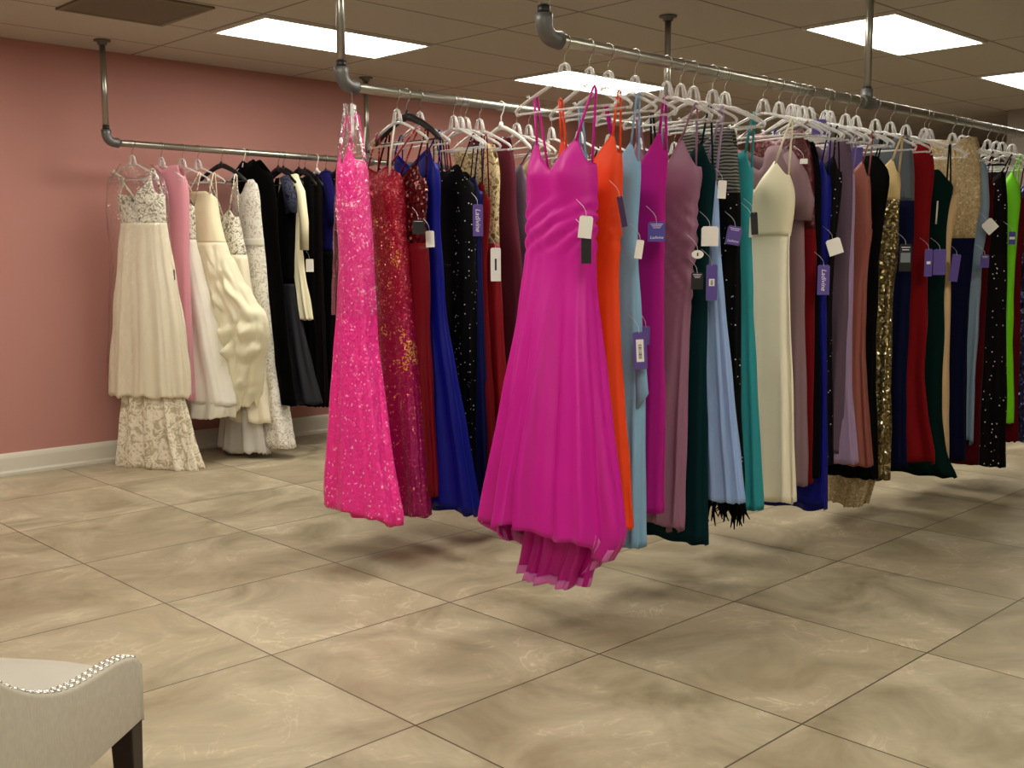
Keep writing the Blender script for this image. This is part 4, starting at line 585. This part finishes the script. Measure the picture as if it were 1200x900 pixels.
 {'nm':'evening_gown','label':'black gown with navy lace cap sleeve and charcoal skirt,on the back rail','short':'black gown with navy lace sleeve','rack':'B','X':4.114,'n':[(1.861,6.372),(1.643,6.382),(1.352,6.407),(1.117,6.408),(0.883,6.344),(0.593,6.252),(0.341,6.159)],'f':[(1.866,6.687),(1.652,6.677),(1.353,6.67),(1.112,6.661),(0.87,6.651),(0.567,6.622),(0.299,6.591)],'neck':'high','zt':1.896,'vd':0.16,'ua':0.07,'pk':0.7,'wz':1.16,'zh':0.341,'hb':0.0,'b':(0.05,0.045,0.09),'nf':7,'fa':0.02,'mb':'black_cloth','ms':'charcoal_satin','st':'black_cloth','sw':0.0035,'cat':'dress','hang':'black','sleeves':[('navy_lace',[(1.888,6.445,0.05),(1.77,6.387,0.065),(1.642,6.372,0.06)],-0.03)]},
 {'nm':'jacket_dress','label':'cream long-sleeved jacket dress between black gowns on the back rail','short':'cream long-sleeved jacket dress','rack':'B','X':4.156,'n':[(1.887,6.393),(1.643,6.373),(1.411,6.383),(1.176,6.341),(0.919,6.279)],'f':[(1.9,6.619),(1.651,6.61),(1.413,6.6),(1.173,6.546),(0.911,6.493)],'neck':'high','zt':1.91,'vd':0.04,'ua':0.07,'pk':0.85,'wz':1.3,'zh':0.913,'hb':0.0,'b':(0.04,0.04,0.04),'nf':11,'fa':0.014,'mb':'cream_satin','ms':'cream_satin','st':'cream_satin','sw':0.0035,'cat':'dress','hang':'black','sleeves':[('cream_satin',[(1.901,6.424,0.04),(1.787,6.345,0.045),(1.584,6.312,0.045),(1.392,6.321,0.045)],-0.01)]},
 {'nm':'evening_gown','label':'plain black gown right of the cream jacket dress on the back rail','short':'black gown by the cream jacket','rack':'B','X':4.283,'n':[(1.906,6.406),(1.765,6.391),(1.352,6.409),(0.873,6.408),(0.29,6.39)],'f':[(1.91,6.687),(1.779,6.715),(1.353,6.714),(0.86,6.716),(0.258,6.722)],'neck':'high','zt':1.906,'vd':0.05,'ua':0.07,'pk':0.85,'wz':1.28,'zh':0.284,'hb':0.0,'b':(0.035,0.03,0.04),'nf':11,'fa':0.014,'mb':'black_cloth','ms':'black_cloth','st':'black_cloth','sw':0.0035,'cat':'dress','hang':'black'},
 {'nm':'evening_gown','label':'brown-black gown hanging left of the navy short-sleeved dress','short':'brown-black gown','rack':'B','X':4.333,'n':[(1.907,6.386),(1.766,6.371),(1.352,6.388),(0.871,6.386),(0.287,6.368)],'f':[(1.911,6.665),(1.78,6.693),(1.353,6.691),(0.859,6.692),(0.255,6.698)],'neck':'high','zt':1.907,'vd':0.05,'ua':0.07,'pk':0.85,'wz':1.28,'zh':0.281,'hb':0.0,'b':(0.035,0.03,0.04),'nf':11,'fa':0.014,'mb':'brownblack_cloth','ms':'brownblack_cloth','st':'brownblack_cloth','sw':0.0035,'cat':'dress','hang':'black'},
 {'nm':'evening_gown','label':'navy blue short-sleeved dress,royal tint,on the back rail','short':'navy short-sleeved dress','rack':'B','X':4.435,'n':[(1.913,6.398),(1.711,6.385),(1.472,6.395),(1.049,6.411),(0.31,6.418)],'f':[(1.931,6.72),(1.725,6.752),(1.477,6.741),(1.04,6.761),(0.274,6.795)],'neck':'high','zt':1.949,'vd':0.05,'ua':0.07,'pk':0.85,'wz':1.38,'zh':0.31,'hb':0.0,'b':(0.035,0.03,0.04),'nf':11,'fa':0.014,'mb':'navyroyal_cloth','ms':'black_cloth','st':'navyroyal_cloth','sw':0.0035,'cat':'dress','hang':'white','sleeves':[('navyroyal_cloth',[(1.922,6.44,0.05),(1.77,6.373,0.06),(1.579,6.359,0.06)],-0.02)]},
 {'nm':'evening_gown','label':'black sheer beaded gown behind the navy short-sleeved dress','short':'black sheer beaded gown','rack':'B','X':4.508,'n':[(1.922,6.379),(1.712,6.366),(1.352,6.379),(0.863,6.397),(0.28,6.397)],'f':[(1.933,6.677),(1.725,6.708),(1.353,6.701),(0.85,6.723),(0.246,6.748)],'neck':'high','zt':1.934,'vd':0.04,'ua':0.07,'pk':0.85,'wz':1.28,'zh':0.28,'hb':0.0,'b':(0.035,0.03,0.04),'nf':11,'fa':0.014,'mb':'black_beads','ms':'black_beads','st':'black_beads','sw':0.0035,'cat':'dress','hang':'black'},
 {'nm':'evening_gown','label':'silver grey gown edge beside the hot pink sequinned gown','short':'silver grey gown','rack':'B','X':4.598,'n':[(1.897,6.382),(1.655,6.369),(1.229,6.384),(0.736,6.38),(0.288,6.353)],'f':[(1.911,6.657),(1.665,6.688),(1.227,6.684),(0.72,6.682),(0.257,6.677)],'neck':'high','zt':1.909,'vd':0.05,'ua':0.07,'pk':0.85,'wz':1.28,'zh':0.288,'hb':0.0,'b':(0.035,0.03,0.05),'nf':11,'fa':0.014,'mb':'silver_satin','ms':'silver_satin','st':'silver_satin','sw':0.0035,'cat':'dress','hang':'black'},
 {'nm':'evening_gown','label':'black lace gown last on the back rail,behind the middle rail','short':'black lace gown','rack':'B','X':4.751,'n':[(1.874,6.385),(1.598,6.373),(1.165,6.386),(0.271,6.371)],'f':[(1.889,6.681),(1.607,6.713),(1.161,6.707),(0.241,6.695)],'neck':'high','zt':1.892,'vd':0.05,'ua':0.07,'pk':0.85,'wz':1.28,'zh':0.271,'hb':0.0,'b':(0.035,0.03,0.05),'nf':11,'fa':0.014,'mb':'black_cloth','ms':'black_cloth','st':'black_cloth','sw':0.0035,'cat':'dress','hang':'black'},
]
for i, D in enumerate(DRESSES): garment(D, i)

# clear film bags over two gowns
def film(label, X0, near, far, b0, b1, tk=0, YR=6.57, N=72):
    near, far = smooth_profile(near), smooth_profile(far); z0, z1 = near[0][0], near[-1][0]
    r = empty('garment_bag', (X0, (near[-1][1] + far[-1][1]) / 2, z1), label, 'garment bag'); V = []; F_ = []
    rows = 46
    for i in range(rows + 1):
        z = lerp(z0, z1, i / rows)
        for j in range(N):
            th = 2 * PI * j / N; n, s = math.cos(th), math.sin(th); y0, y1 = interp(z, near), interp(z, far)
            d = .012 * noise.noise((n * 4, s * 4, z * 5)) + .007 * noise.noise((n * 9, s * 9, z * 13))
            bb = lerp(b0, b1, sst(0, 1, i / rows))
            yy = (y0 + y1) / 2 + (y1 - y0) / 2 * n; V.append((X0 + tk * (yy - YR) + (bb + d) * s, (y0 + y1) / 2 + (y1 - y0) / 2 * n + d * n, z))
    for i in range(rows):
        for j in range(N): F_.append((i * N + j, i * N + (j + 1) % N, (i + 1) * N + (j + 1) % N, (i + 1) * N + j))
    mesh('film', V, F_, MATS['plastic_film'], r, r.location)
for a in [
 ('crinkled clear plastic bag over the ivory beaded bridal gown',3.0500000000000003,[(1.924,6.474),(1.852,6.363),(1.669,6.343),(1.352,6.351),(1.033,6.307),(0.711,6.269),(0.484,6.25)],[(1.928,6.589),(1.837,6.711),(1.677,6.73),(1.354,6.711),(0.917,6.727),(0.641,6.747),(0.417,6.764)],0.09,0.15,-0.5),
 ('clear plastic bag over the top of the hot pink sequinned gown',2.735,[(1.979,3.792),(1.876,3.741),(1.733,3.71),(1.556,3.691),(1.342,3.68),(1.092,3.664)],[(1.981,3.81),(1.885,3.851),(1.744,3.881),(1.563,3.894),(1.343,3.896),(1.083,3.906)],0.03,0.09),
]: film(*a)

# ------------------------------------------------------------------ hang tags
def lettering(txt, size, name, parent, M4):
    cu = bpy.data.curves.new(name, 'FONT'); cu.body = txt; cu.size = size; cu.align_x = 'CENTER'; cu.align_y = 'CENTER'; cu.extrude = .0002; cu.shear = .25
    o = bpy.data.objects.new(name, cu); col.objects.link(o)
    bpy.context.view_layer.update()
    me = bpy.data.meshes.new_from_object(o.evaluated_get(bpy.context.evaluated_depsgraph_get()))
    bpy.data.objects.remove(o); me.materials.clear(); me.materials.append(MATS['lettering'])
    me.transform(M4); q = bpy.data.objects.new(name, me); col.objects.link(q); q.parent = parent
def hang_tag(T):
    p = Vector(T['p']); w, h = T['w'], T['h']
    r = empty('hang_tag', p, T['label'], 'tag', TGROUP[T['rack']])
    a = math.radians(T['yaw'])                       # card faces (-sin a, -cos a)
    B = Matrix(((math.cos(a), 0, -math.sin(a)), (-math.sin(a), 0, -math.cos(a)), (0, 1, 0))).to_4x4()   # card x, card y (up), card normal
    B = B @ Matrix.Rotation(math.radians(T['rot']), 4, 'Z')
    def tr(vs): return [tuple(B @ Vector(v)) for v in vs]
    th = .0012
    if T['rnd']:
        n = 20; V = [(w / 2 * math.cos(2 * PI * k / n), h / 2 * math.sin(2 * PI * k / n), z) for z in (-th, th) for k in range(n)]
        Fc = [tuple(range(n))[::-1], tuple(range(n, 2 * n))] + [(k, (k + 1) % n, (k + 1) % n + n, k + n) for k in range(n)]
    else:
        c = min(w, h) * .12; P = [(-w / 2, -h / 2), (w / 2, -h / 2), (w / 2, h / 2 - c), (w / 2 - c, h / 2), (-w / 2 + c, h / 2), (-w / 2, h / 2 - c)]; n = 6
        V = [(x, y, z) for z in (-th, th) for x, y in P]
        Fc = [tuple(range(n))[::-1], tuple(range(n, 2 * n))] + [(k, (k + 1) % n, (k + 1) % n + n, k + n) for k in range(n)]
    mesh('card', tr(V), Fc, MATS[T['col']], r, smooth=False)
    t0 = B @ Vector((0, h / 2 - .004, th))
    MB().tube([t0, t0 + Vector((.0, .004, .02)), t0 + Vector((.005, .02, .6 * T['st'])), t0 + Vector((.01, .055, T['st']))], .0008, 5).obj('string', MATS['string'], r)
    if T['sticker']:
        sw, sh = T['sticker'][0] * w, T['sticker'][1] * h; sm = T['sticker'][2] if len(T['sticker']) > 2 else 'white_card'
        m = MB().box(-sw / 2, -sh / 2, th, sw / 2, sh / 2, th + .0006); m.V = tr(m.V); st_ = m.obj('sticker', MATS[sm], r, smooth=False)
        if sm == 'white_card' and sh > .025:
            m = MB(); y = -sh * .36
            while y < sh * .3:
                e = RND.choice((.0012, .002, .003)); m.box(-sw * .2, y, th + .0006, sw * .22, y + e, th + .001); y += e + RND.choice((.0014, .0026))
            m.V = tr(m.V); m.obj('barcode', MATS['black_card'], st_, smooth=False)
    L = Matrix.Translation((0, 0, th + .0004))
    if T['text']:
        if T['vert']: lettering(T['text'], h * .22, 'lettering', r, B @ L @ Matrix.Rotation(-PI / 2, 4, 'Z'))
        else: lettering(T['text'], w * .24, 'lettering', r, B @ L @ Matrix.Translation((0, -h * .30, 0)))
    if T['lines']:
        m = MB()
        for k in range(T['lines']):
            ww = w * (.36 - .07 * k); y = h * (.36 - .09 * k); m.box(-ww, y, th, ww, y + h * .028, th + .0005)
        m.V = tr(m.V); m.obj('printed_lines', MATS['lettering'], r, smooth=False)
TGROUP = {'F': 'tags on the front rail gowns', 'M': 'tags on the middle rail gowns', 'B': 'tags on the back rail gowns'}
TAGS = [
 {'nm':'hang_tag','label':'blank white tag clipped to the fuchsia gown','p':[2.601,2.34,1.43],'w':0.044,'h':0.0715,'col':'white_card','rot':-6,'text':None,'vert':False,'sticker':None,'rnd':False,'yaw':45,'lines':0,'st':0.06,'rack':'F'},
 {'nm':'hang_tag','label':'black tag hanging below the white tag on the fuchsia gown','p':[2.611,2.345,1.357],'w':0.0332,'h':0.0884,'col':'black_card','rot':0,'text':None,'vert':False,'sticker':None,'rnd':False,'yaw':45,'lines':0,'st':0.06,'rack':'F'},
 {'nm':'hang_tag','label':'dark purple tag seen edge-on between orange and sky blue gowns','p':[2.783,2.34,1.484],'w':0.0199,'h':0.1024,'col':'darkpurple_card','rot':12,'text':None,'vert':False,'sticker':None,'rnd':False,'yaw':25,'lines':0,'st':0.06,'rack':'F'},
 {'nm':'hang_tag','label':'narrow white tag on the sky blue gown','p':[2.862,2.33,1.36],'w':0.026,'h':0.0636,'col':'white_card','rot':-8,'text':None,'vert':False,'sticker':None,'rnd':False,'yaw':45,'lines':0,'st':0.06,'rack':'F'},
 {'nm':'hang_tag','label':'square blue-violet tag with white lettering on the magenta gown','p':[2.968,2.34,1.421],'w':0.059,'h':0.0679,'col':'violet_card','rot':0,'text':'Ladivine','vert':False,'sticker':None,'rnd':False,'yaw':45,'lines':3,'st':0.06,'rack':'F'},
 {'nm':'hang_tag','label':'purple tag with white barcode sticker low on the sky blue gown','p':[2.86,2.32,1.016],'w':0.0467,'h':0.1284,'col':'purple_card','rot':3,'text':None,'vert':False,'sticker':(0.55,0.6),'rnd':False,'yaw':45,'lines':0,'st':0.06,'rack':'F'},
 {'nm':'hang_tag','label':'plain purple tag tucked behind the barcode tag on the sky blue gown','p':[2.929,2.35,1.063],'w':0.0267,'h':0.0653,'col':'purple_card','rot':0,'text':None,'vert':False,'sticker':None,'rnd':False,'yaw':45,'lines':0,'st':0.06,'rack':'F'},
 {'nm':'hang_tag','label':'blank square white tag on the dark green and periwinkle gowns','p':[3.281,2.34,1.409],'w':0.0625,'h':0.0719,'col':'white_card','rot':0,'text':None,'vert':False,'sticker':None,'rnd':False,'yaw':45,'lines':0,'st':0.06,'rack':'F'},
 {'nm':'hang_tag','label':'round white tag with small mark on the dark green gown','p':[3.194,2.33,1.343],'w':0.0431,'h':0.0308,'col':'white_card','rot':0,'text':None,'vert':False,'sticker':(0.12,0.4,'black_card'),'rnd':True,'yaw':45,'lines':0,'st':0.06,'rack':'F'},
 {'nm':'hang_tag','label':'black tag with grey print below the round white tag','p':[3.194,2.33,1.248],'w':0.0432,'h':0.0617,'col':'black_card','rot':0,'text':None,'vert':False,'sticker':None,'rnd':False,'yaw':45,'lines':3,'st':0.06,'rack':'F'},
 {'nm':'hang_tag','label':'long purple folded tag with white sticker on the periwinkle gown','p':[3.269,2.32,1.241],'w':0.0406,'h':0.1311,'col':'purple_card','rot':0,'text':None,'vert':False,'sticker':(0.5,0.2),'rnd':False,'yaw':45,'lines':0,'st':0.06,'rack':'F'},
 {'nm':'hang_tag','label':'small white tag on the striped mesh top','p':[3.351,2.34,1.581],'w':0.0315,'h':0.0661,'col':'white_card','rot':-3,'text':None,'vert':False,'sticker':None,'rnd':False,'yaw':45,'lines':0,'st':0.06,'rack':'F'},
 {'nm':'hang_tag','label':'tilted purple tag with white lettering on the black striped gown','p':[3.433,2.34,1.414],'w':0.0545,'h':0.0706,'col':'purple_card','rot':-10,'text':'Ladivine','vert':False,'sticker':None,'rnd':False,'yaw':45,'lines':2,'st':0.06,'rack':'F'},
 {'nm':'hang_tag','label':'black tag beside the ivory gown','p':[3.569,2.34,1.461],'w':0.0262,'h':0.0852,'col':'black_card','rot':4,'text':None,'vert':False,'sticker':None,'rnd':False,'yaw':45,'lines':0,'st':0.06,'rack':'F'},
 {'nm':'hang_tag','label':'thin white tag behind the black tag by the ivory gown','p':[3.576,2.36,1.448],'w':0.0132,'h':0.0791,'col':'white_card','rot':0,'text':None,'vert':False,'sticker':None,'rnd':False,'yaw':45,'lines':0,'st':0.06,'rack':'F'},
 {'nm':'hang_tag','label':'purple tag with vertical white lettering on the royal blue gown','p':[4.096,2.34,1.237],'w':0.0502,'h':0.1256,'col':'purple_card','rot':0,'text':'Ladivine','vert':True,'sticker':None,'rnd':False,'yaw':45,'lines':0,'st':0.06,'rack':'F'},
 {'nm':'hang_tag','label':'blank white tag tilted on the smoky plum gown','p':[4.179,2.34,1.376],'w':0.0616,'h':0.0688,'col':'white_card','rot':18,'text':None,'vert':False,'sticker':None,'rnd':False,'yaw':45,'lines':0,'st':0.06,'rack':'F'},
 {'nm':'hang_tag','label':'small white label on the black jersey gown','p':[3.947,2.36,1.72],'w':0.0313,'h':0.0208,'col':'white_card','rot':0,'text':None,'vert':False,'sticker':None,'rnd':False,'yaw':45,'lines':0,'st':0.06,'rack':'F'},
 {'nm':'hang_tag','label':'black and grey tag on the navy gown','p':[4.83,2.34,1.329],'w':0.0558,'h':0.1275,'col':'black_card','rot':0,'text':None,'vert':False,'sticker':(0.8,0.35,'grey_card'),'rnd':False,'yaw':45,'lines':2,'st':0.06,'rack':'F'},
 {'nm':'hang_tag','label':'purple tag left of its pair between red and black-green gowns','p':[5.094,2.35,1.304],'w':0.0372,'h':0.1324,'col':'purple_card','rot':0,'text':None,'vert':False,'sticker':(0.5,0.1),'rnd':False,'yaw':45,'lines':0,'st':0.06,'rack':'F'},
 {'nm':'hang_tag','label':'purple tag right of its pair on the black-green gown','p':[5.171,2.33,1.307],'w':0.0625,'h':0.125,'col':'purple_card','rot':0,'text':None,'vert':False,'sticker':None,'rnd':False,'yaw':45,'lines':0,'st':0.06,'rack':'F'},
 {'nm':'hang_tag','label':'purple tag on the gold lace and navy gown','p':[5.371,2.34,1.277],'w':0.0429,'h':0.1372,'col':'purple_card','rot':-6,'text':None,'vert':False,'sticker':None,'rnd':False,'yaw':45,'lines':0,'st':0.06,'rack':'F'},
 {'nm':'hang_tag','label':'blank white diamond-hung tag near the white-beaded gown','p':[5.774,2.34,1.492],'w':0.0673,'h':0.0673,'col':'white_card','rot':43,'text':None,'vert':False,'sticker':None,'rnd':False,'yaw':45,'lines':0,'st':0.06,'rack':'F'},
 {'nm':'hang_tag','label':'small purple tag with white print beside the steel blue gown','p':[5.73,2.34,1.309],'w':0.0448,'h':0.0672,'col':'purple_card','rot':0,'text':None,'vert':False,'sticker':None,'rnd':False,'yaw':45,'lines':2,'st':0.06,'rack':'F'},
 {'nm':'hang_tag','label':'small violet tag on the lime green gown','p':[6.077,2.34,1.433],'w':0.0373,'h':0.0699,'col':'violet_card','rot':0,'text':None,'vert':False,'sticker':(0.8,0.2),'rnd':False,'yaw':45,'lines':0,'st':0.06,'rack':'F'},
 {'nm':'hang_tag','label':'purple tag with vertical white lettering on the middle rail','p':[3.29,3.61,1.502],'w':0.0461,'h':0.1421,'col':'purple_card','rot':0,'text':'Ladivine','vert':True,'sticker':None,'rnd':False,'yaw':45,'lines':0,'st':0.06,'rack':'M'},
 {'nm':'hang_tag','label':'white tag on the cobalt blue gown','p':[3.009,3.61,1.415],'w':0.037,'h':0.0702,'col':'white_card','rot':2,'text':None,'vert':False,'sticker':None,'rnd':False,'yaw':45,'lines':0,'st':0.06,'rack':'M'},
 {'nm':'hang_tag','label':'black tag on the wine red gown of the middle rail','p':[2.946,3.61,1.466],'w':0.0512,'h':0.0621,'col':'black_card','rot':0,'text':None,'vert':False,'sticker':None,'rnd':False,'yaw':45,'lines':1,'st':0.06,'rack':'M'},
 {'nm':'hang_tag','label':'tall white barcode tag on the crimson skirt','p':[3.399,3.61,1.303],'w':0.047,'h':0.1529,'col':'white_card','rot':0,'text':None,'vert':False,'sticker':(0.18,0.35,'black_card'),'rnd':False,'yaw':45,'lines':0,'st':0.06,'rack':'M'},
 {'nm':'hang_tag','label':'small black tag on the blush pink tulle gown','p':[3.192,6.36,1.235],'w':0.0322,'h':0.0645,'col':'black_card','rot':0,'text':None,'vert':False,'sticker':None,'rnd':False,'yaw':45,'lines':0,'st':0.06,'rack':'B'},
 {'nm':'hang_tag','label':'white tag on the cream jacket dress','p':[4.213,6.36,1.287],'w':0.0534,'h':0.0889,'col':'white_card','rot':0,'text':None,'vert':False,'sticker':None,'rnd':False,'yaw':45,'lines':0,'st':0.06,'rack':'B'},
 {'nm':'hang_tag','label':'purple paper collar among the hangers above the royal blue gown','p':[4.248,2.47,1.89],'w':0.059,'h':0.0664,'col':'purple_card','rot':0,'text':None,'vert':False,'sticker':None,'rnd':False,'yaw':60,'lines':0,'st':0.05,'rack':'F'},
 {'nm':'hang_tag','label':'purple paper tag among the hangers left of the terracotta gown','p':[4.583,2.47,1.788],'w':0.0504,'h':0.1009,'col':'purple_card','rot':0,'text':None,'vert':False,'sticker':None,'rnd':False,'yaw':60,'lines':0,'st':0.05,'rack':'F'},
]
for T in TAGS: hang_tag(T)

# ------------------------------------------------------------------ upholstered chair
P0 = Vector((.934, 2.07)); dv = Vector((-.779, -.627)); ev = Vector((-.627, .779))
WC, DC = .52, .56
def cp(s, w, z):
    q = P0 + dv * s + ev * w; return (q.x, q.y, z)
corg = cp(DC / 2, WC / 2, 0)
chair = empty('chair', corg, 'linen upholstered low-arm chair with silver nailheads and dark wooden legs, bottom left', 'chair')
TRIM = [(-.004, .500), (.006, .514), (.026, .524), (.05, .531), (.102, .539), (.153, .543), (.201, .546), (.246, .551), (.303, .563), (.369, .588), (.429, .622), (.474, .653), (.53, .70), (.56, .72)]
def trimz(s):
    for (a, za), (b_, zb) in zip(TRIM, TRIM[1:]):
        if s <= b_: return lerp(za, zb, (s - a) / (b_ - a))
    return TRIM[-1][1]
TH = .036
def side(w0, w1, name):
    V = []; F_ = []; ss = [lerp(-.002, DC, i / 40) for i in range(41)]
    for s in ss:
        zt_ = trimz(s); pr = [(w0, .38), (w0, zt_ - .006), (lerp(w0, w1, .12), zt_), (lerp(w0, w1, .88), zt_), (w1, zt_ - .006), (w1, .38)]
        V += [cp(s, w, z) for w, z in pr]
    for i in range(40):
        for k in range(6): F_.append((i * 6 + k, i * 6 + (k + 1) % 6, (i + 1) * 6 + (k + 1) % 6, (i + 1) * 6 + k))
    F_ += [tuple(range(6)), tuple(range(40 * 6 + 5, 40 * 6 - 1, -1))]
    return mesh(name, V, F_, MATS['linen'], chair, corg, smooth=True, bevel=.004)
side(0, TH, 'side_panel'); side(WC - TH, WC, 'side_panel')
def cbox(name, s0, s1, w0, w1, z0, z1, m, bev=.01, dome=0):
    V = []; F_ = []; A = 12
    for z, top_ in ((z0, 0), (z1, 1)):
        for i in range(A + 1):
            for j in range(A + 1):
                u_, v_ = i / A, j / A
                V.append(cp(lerp(s0, s1, u_), lerp(w0, w1, v_), z + (dome * (1 - (2 * u_ - 1) ** 6) ** .5 * (1 - (2 * v_ - 1) ** 4) if top_ else 0)))
    n = (A + 1) ** 2; q = lambda i, j: i * (A + 1) + j
    for i in range(A):
        for j in range(A):
            F_.append((q(i, j), q(i, j + 1), q(i + 1, j + 1), q(i + 1, j))); F_.append((n + q(i, j), n + q(i + 1, j), n + q(i + 1, j + 1), n + q(i, j + 1)))
    for i in range(A):
        for a, b_ in ((q(i, 0), q(i + 1, 0)), (q(i + 1, A), q(i, A)), (q(0, i + 1), q(0, i)), (q(A, i), q(A, i + 1))): F_.append((a, b_, n + b_, n + a))
    return mesh(name, V, F_, MATS[m], chair, corg, smooth=True, bevel=bev)
cbox('seat_rail', .004, DC, TH, WC - TH, .38, .44, 'linen')
cbox('seat_cushion', -.025, DC - .05, TH + .002, WC - TH - .002, .44, .478, 'seat_fabric', .014, .036)
V = []; F_ = []
for i in range(13):                                      # raked, gently curved back
    z = lerp(.38, .86, i / 12); rk = .10 * (i / 12) ** 1.5
    for j in range(13):
        v_ = j / 12; w_ = lerp(0, WC, v_); V.append(cp(DC - .06 + rk + .03 * (1 - (2 * v_ - 1) ** 2), w_, z - .02 * (2 * v_ - 1) ** 2))
for i in range(12):
    for j in range(12): F_.append((i * 13 + j, i * 13 + j + 1, (i + 1) * 13 + j + 1, (i + 1) * 13 + j))
o = mesh('backrest', V, F_, MATS['linen'], chair, corg); sd = o.modifiers.new('solid', 'SOLIDIFY'); sd.thickness = .07; sd.offset = 0; bv = o.modifiers.new('bevel', 'BEVEL'); bv.width = .015; bv.segments = 3
for s_, w_ in ((.0245, .0245), (.0245, WC - .0245), (DC - .04, .03), (DC - .04, WC - .03)):
    V = []; fr = s_ < .2
    for z, h_ in ((0, .015), (.38, .0245)):
        for a, b_ in ((-1, -1), (1, -1), (1, 1), (-1, 1)):
            k = (1 - z / .38) * (-.01 if fr else .06)
            V.append(cp(s_ + a * h_ + k, w_ + b_ * h_, z + (.002 if z else 0)))
    mesh('leg', V, [(3, 2, 1, 0), (4, 5, 6, 7)] + [(k, (k + 1) % 4, (k + 1) % 4 + 4, k + 4) for k in range(4)], MATS['dark_wood'], chair, corg, smooth=False, bevel=.003)
nail = None
V = []; F_ = []
for i in range(4):
    ph = PI / 2 * i / 4
    for k in range(10): a = 2 * PI * k / 10; V.append((.0066 * math.cos(ph) * math.cos(a), .0066 * math.cos(ph) * math.sin(a), .0050 * math.sin(ph)))
V.append((0, 0, .0050))
for i in range(3):
    for k in range(10): F_.append((i * 10 + k, i * 10 + (k + 1) % 10, (i + 1) * 10 + (k + 1) % 10, (i + 1) * 10 + k))
for k in range(10): F_.append((30 + k, 30 + (k + 1) % 10, 40))
F_.append(tuple(reversed(range(10))))
for row, ww in ((0, .010), (1, .025)):
    s_ = .012 + row * .0108
    while s_ < .50:
        if nail is None:
            nail = mesh('nail_head', V, F_, MATS['silver_nail'], chair); q = nail
        else:
            q = nail.copy(); col.objects.link(q); q.parent = chair
        sl = (trimz(s_ + .005) - trimz(s_ - .005)) / .01
        nrm = Vector((-sl * dv.x, -sl * dv.y, 1)).normalized()
        q.rotation_mode = 'QUATERNION'; q.rotation_quaternion = Vector((0, 0, 1)).rotation_difference(nrm)
        pt = cp(s_, ww, trimz(s_) + .0005); q.location = (pt[0] - corg[0], pt[1] - corg[1], pt[2] - corg[2])
        s_ += .0215

# ------------------------------------------------------------------ camera, view
cam = bpy.data.cameras.new('camera'); co = bpy.data.objects.new('camera', cam); col.objects.link(co); sc.camera = co
yaw, pit, rol = math.radians(44.12), math.radians(-6.67), math.radians(-.17)
fw = Vector((math.sin(yaw) * math.cos(pit), math.cos(yaw) * math.cos(pit), math.sin(pit))); rt = Vector((math.cos(yaw), -math.sin(yaw), 0)); up = rt.cross(fw)
r2 = rt * math.cos(rol) + up * math.sin(rol); u2 = -rt * math.sin(rol) + up * math.cos(rol)
co.matrix_world = Matrix(((r2.x, u2.x, -fw.x, 0), (r2.y, u2.y, -fw.y, 0), (r2.z, u2.z, -fw.z, 1.33), (0, 0, 0, 1)))
cam.sensor_fit = 'HORIZONTAL'; cam.sensor_width = 36; cam.lens = 36 * 1257 / 1200; cam.clip_start = .05
W = bpy.data.worlds.new('world'); sc.world = W; W.use_nodes = True
W.node_tree.nodes['Background'].inputs[0].default_value = (.86, .93, 1.0, 1); W.node_tree.nodes['Background'].inputs[1].default_value = .05
sc.view_settings.view_transform = 'Standard'; sc.view_settings.look = 'None'; sc.view_settings.gamma = 1; sc.view_settings.exposure = EXPO; sc.view_settings.use_curve_mapping = False
sc.cycles.transparent_max_bounces = 32; sc.cycles.max_bounces = 8
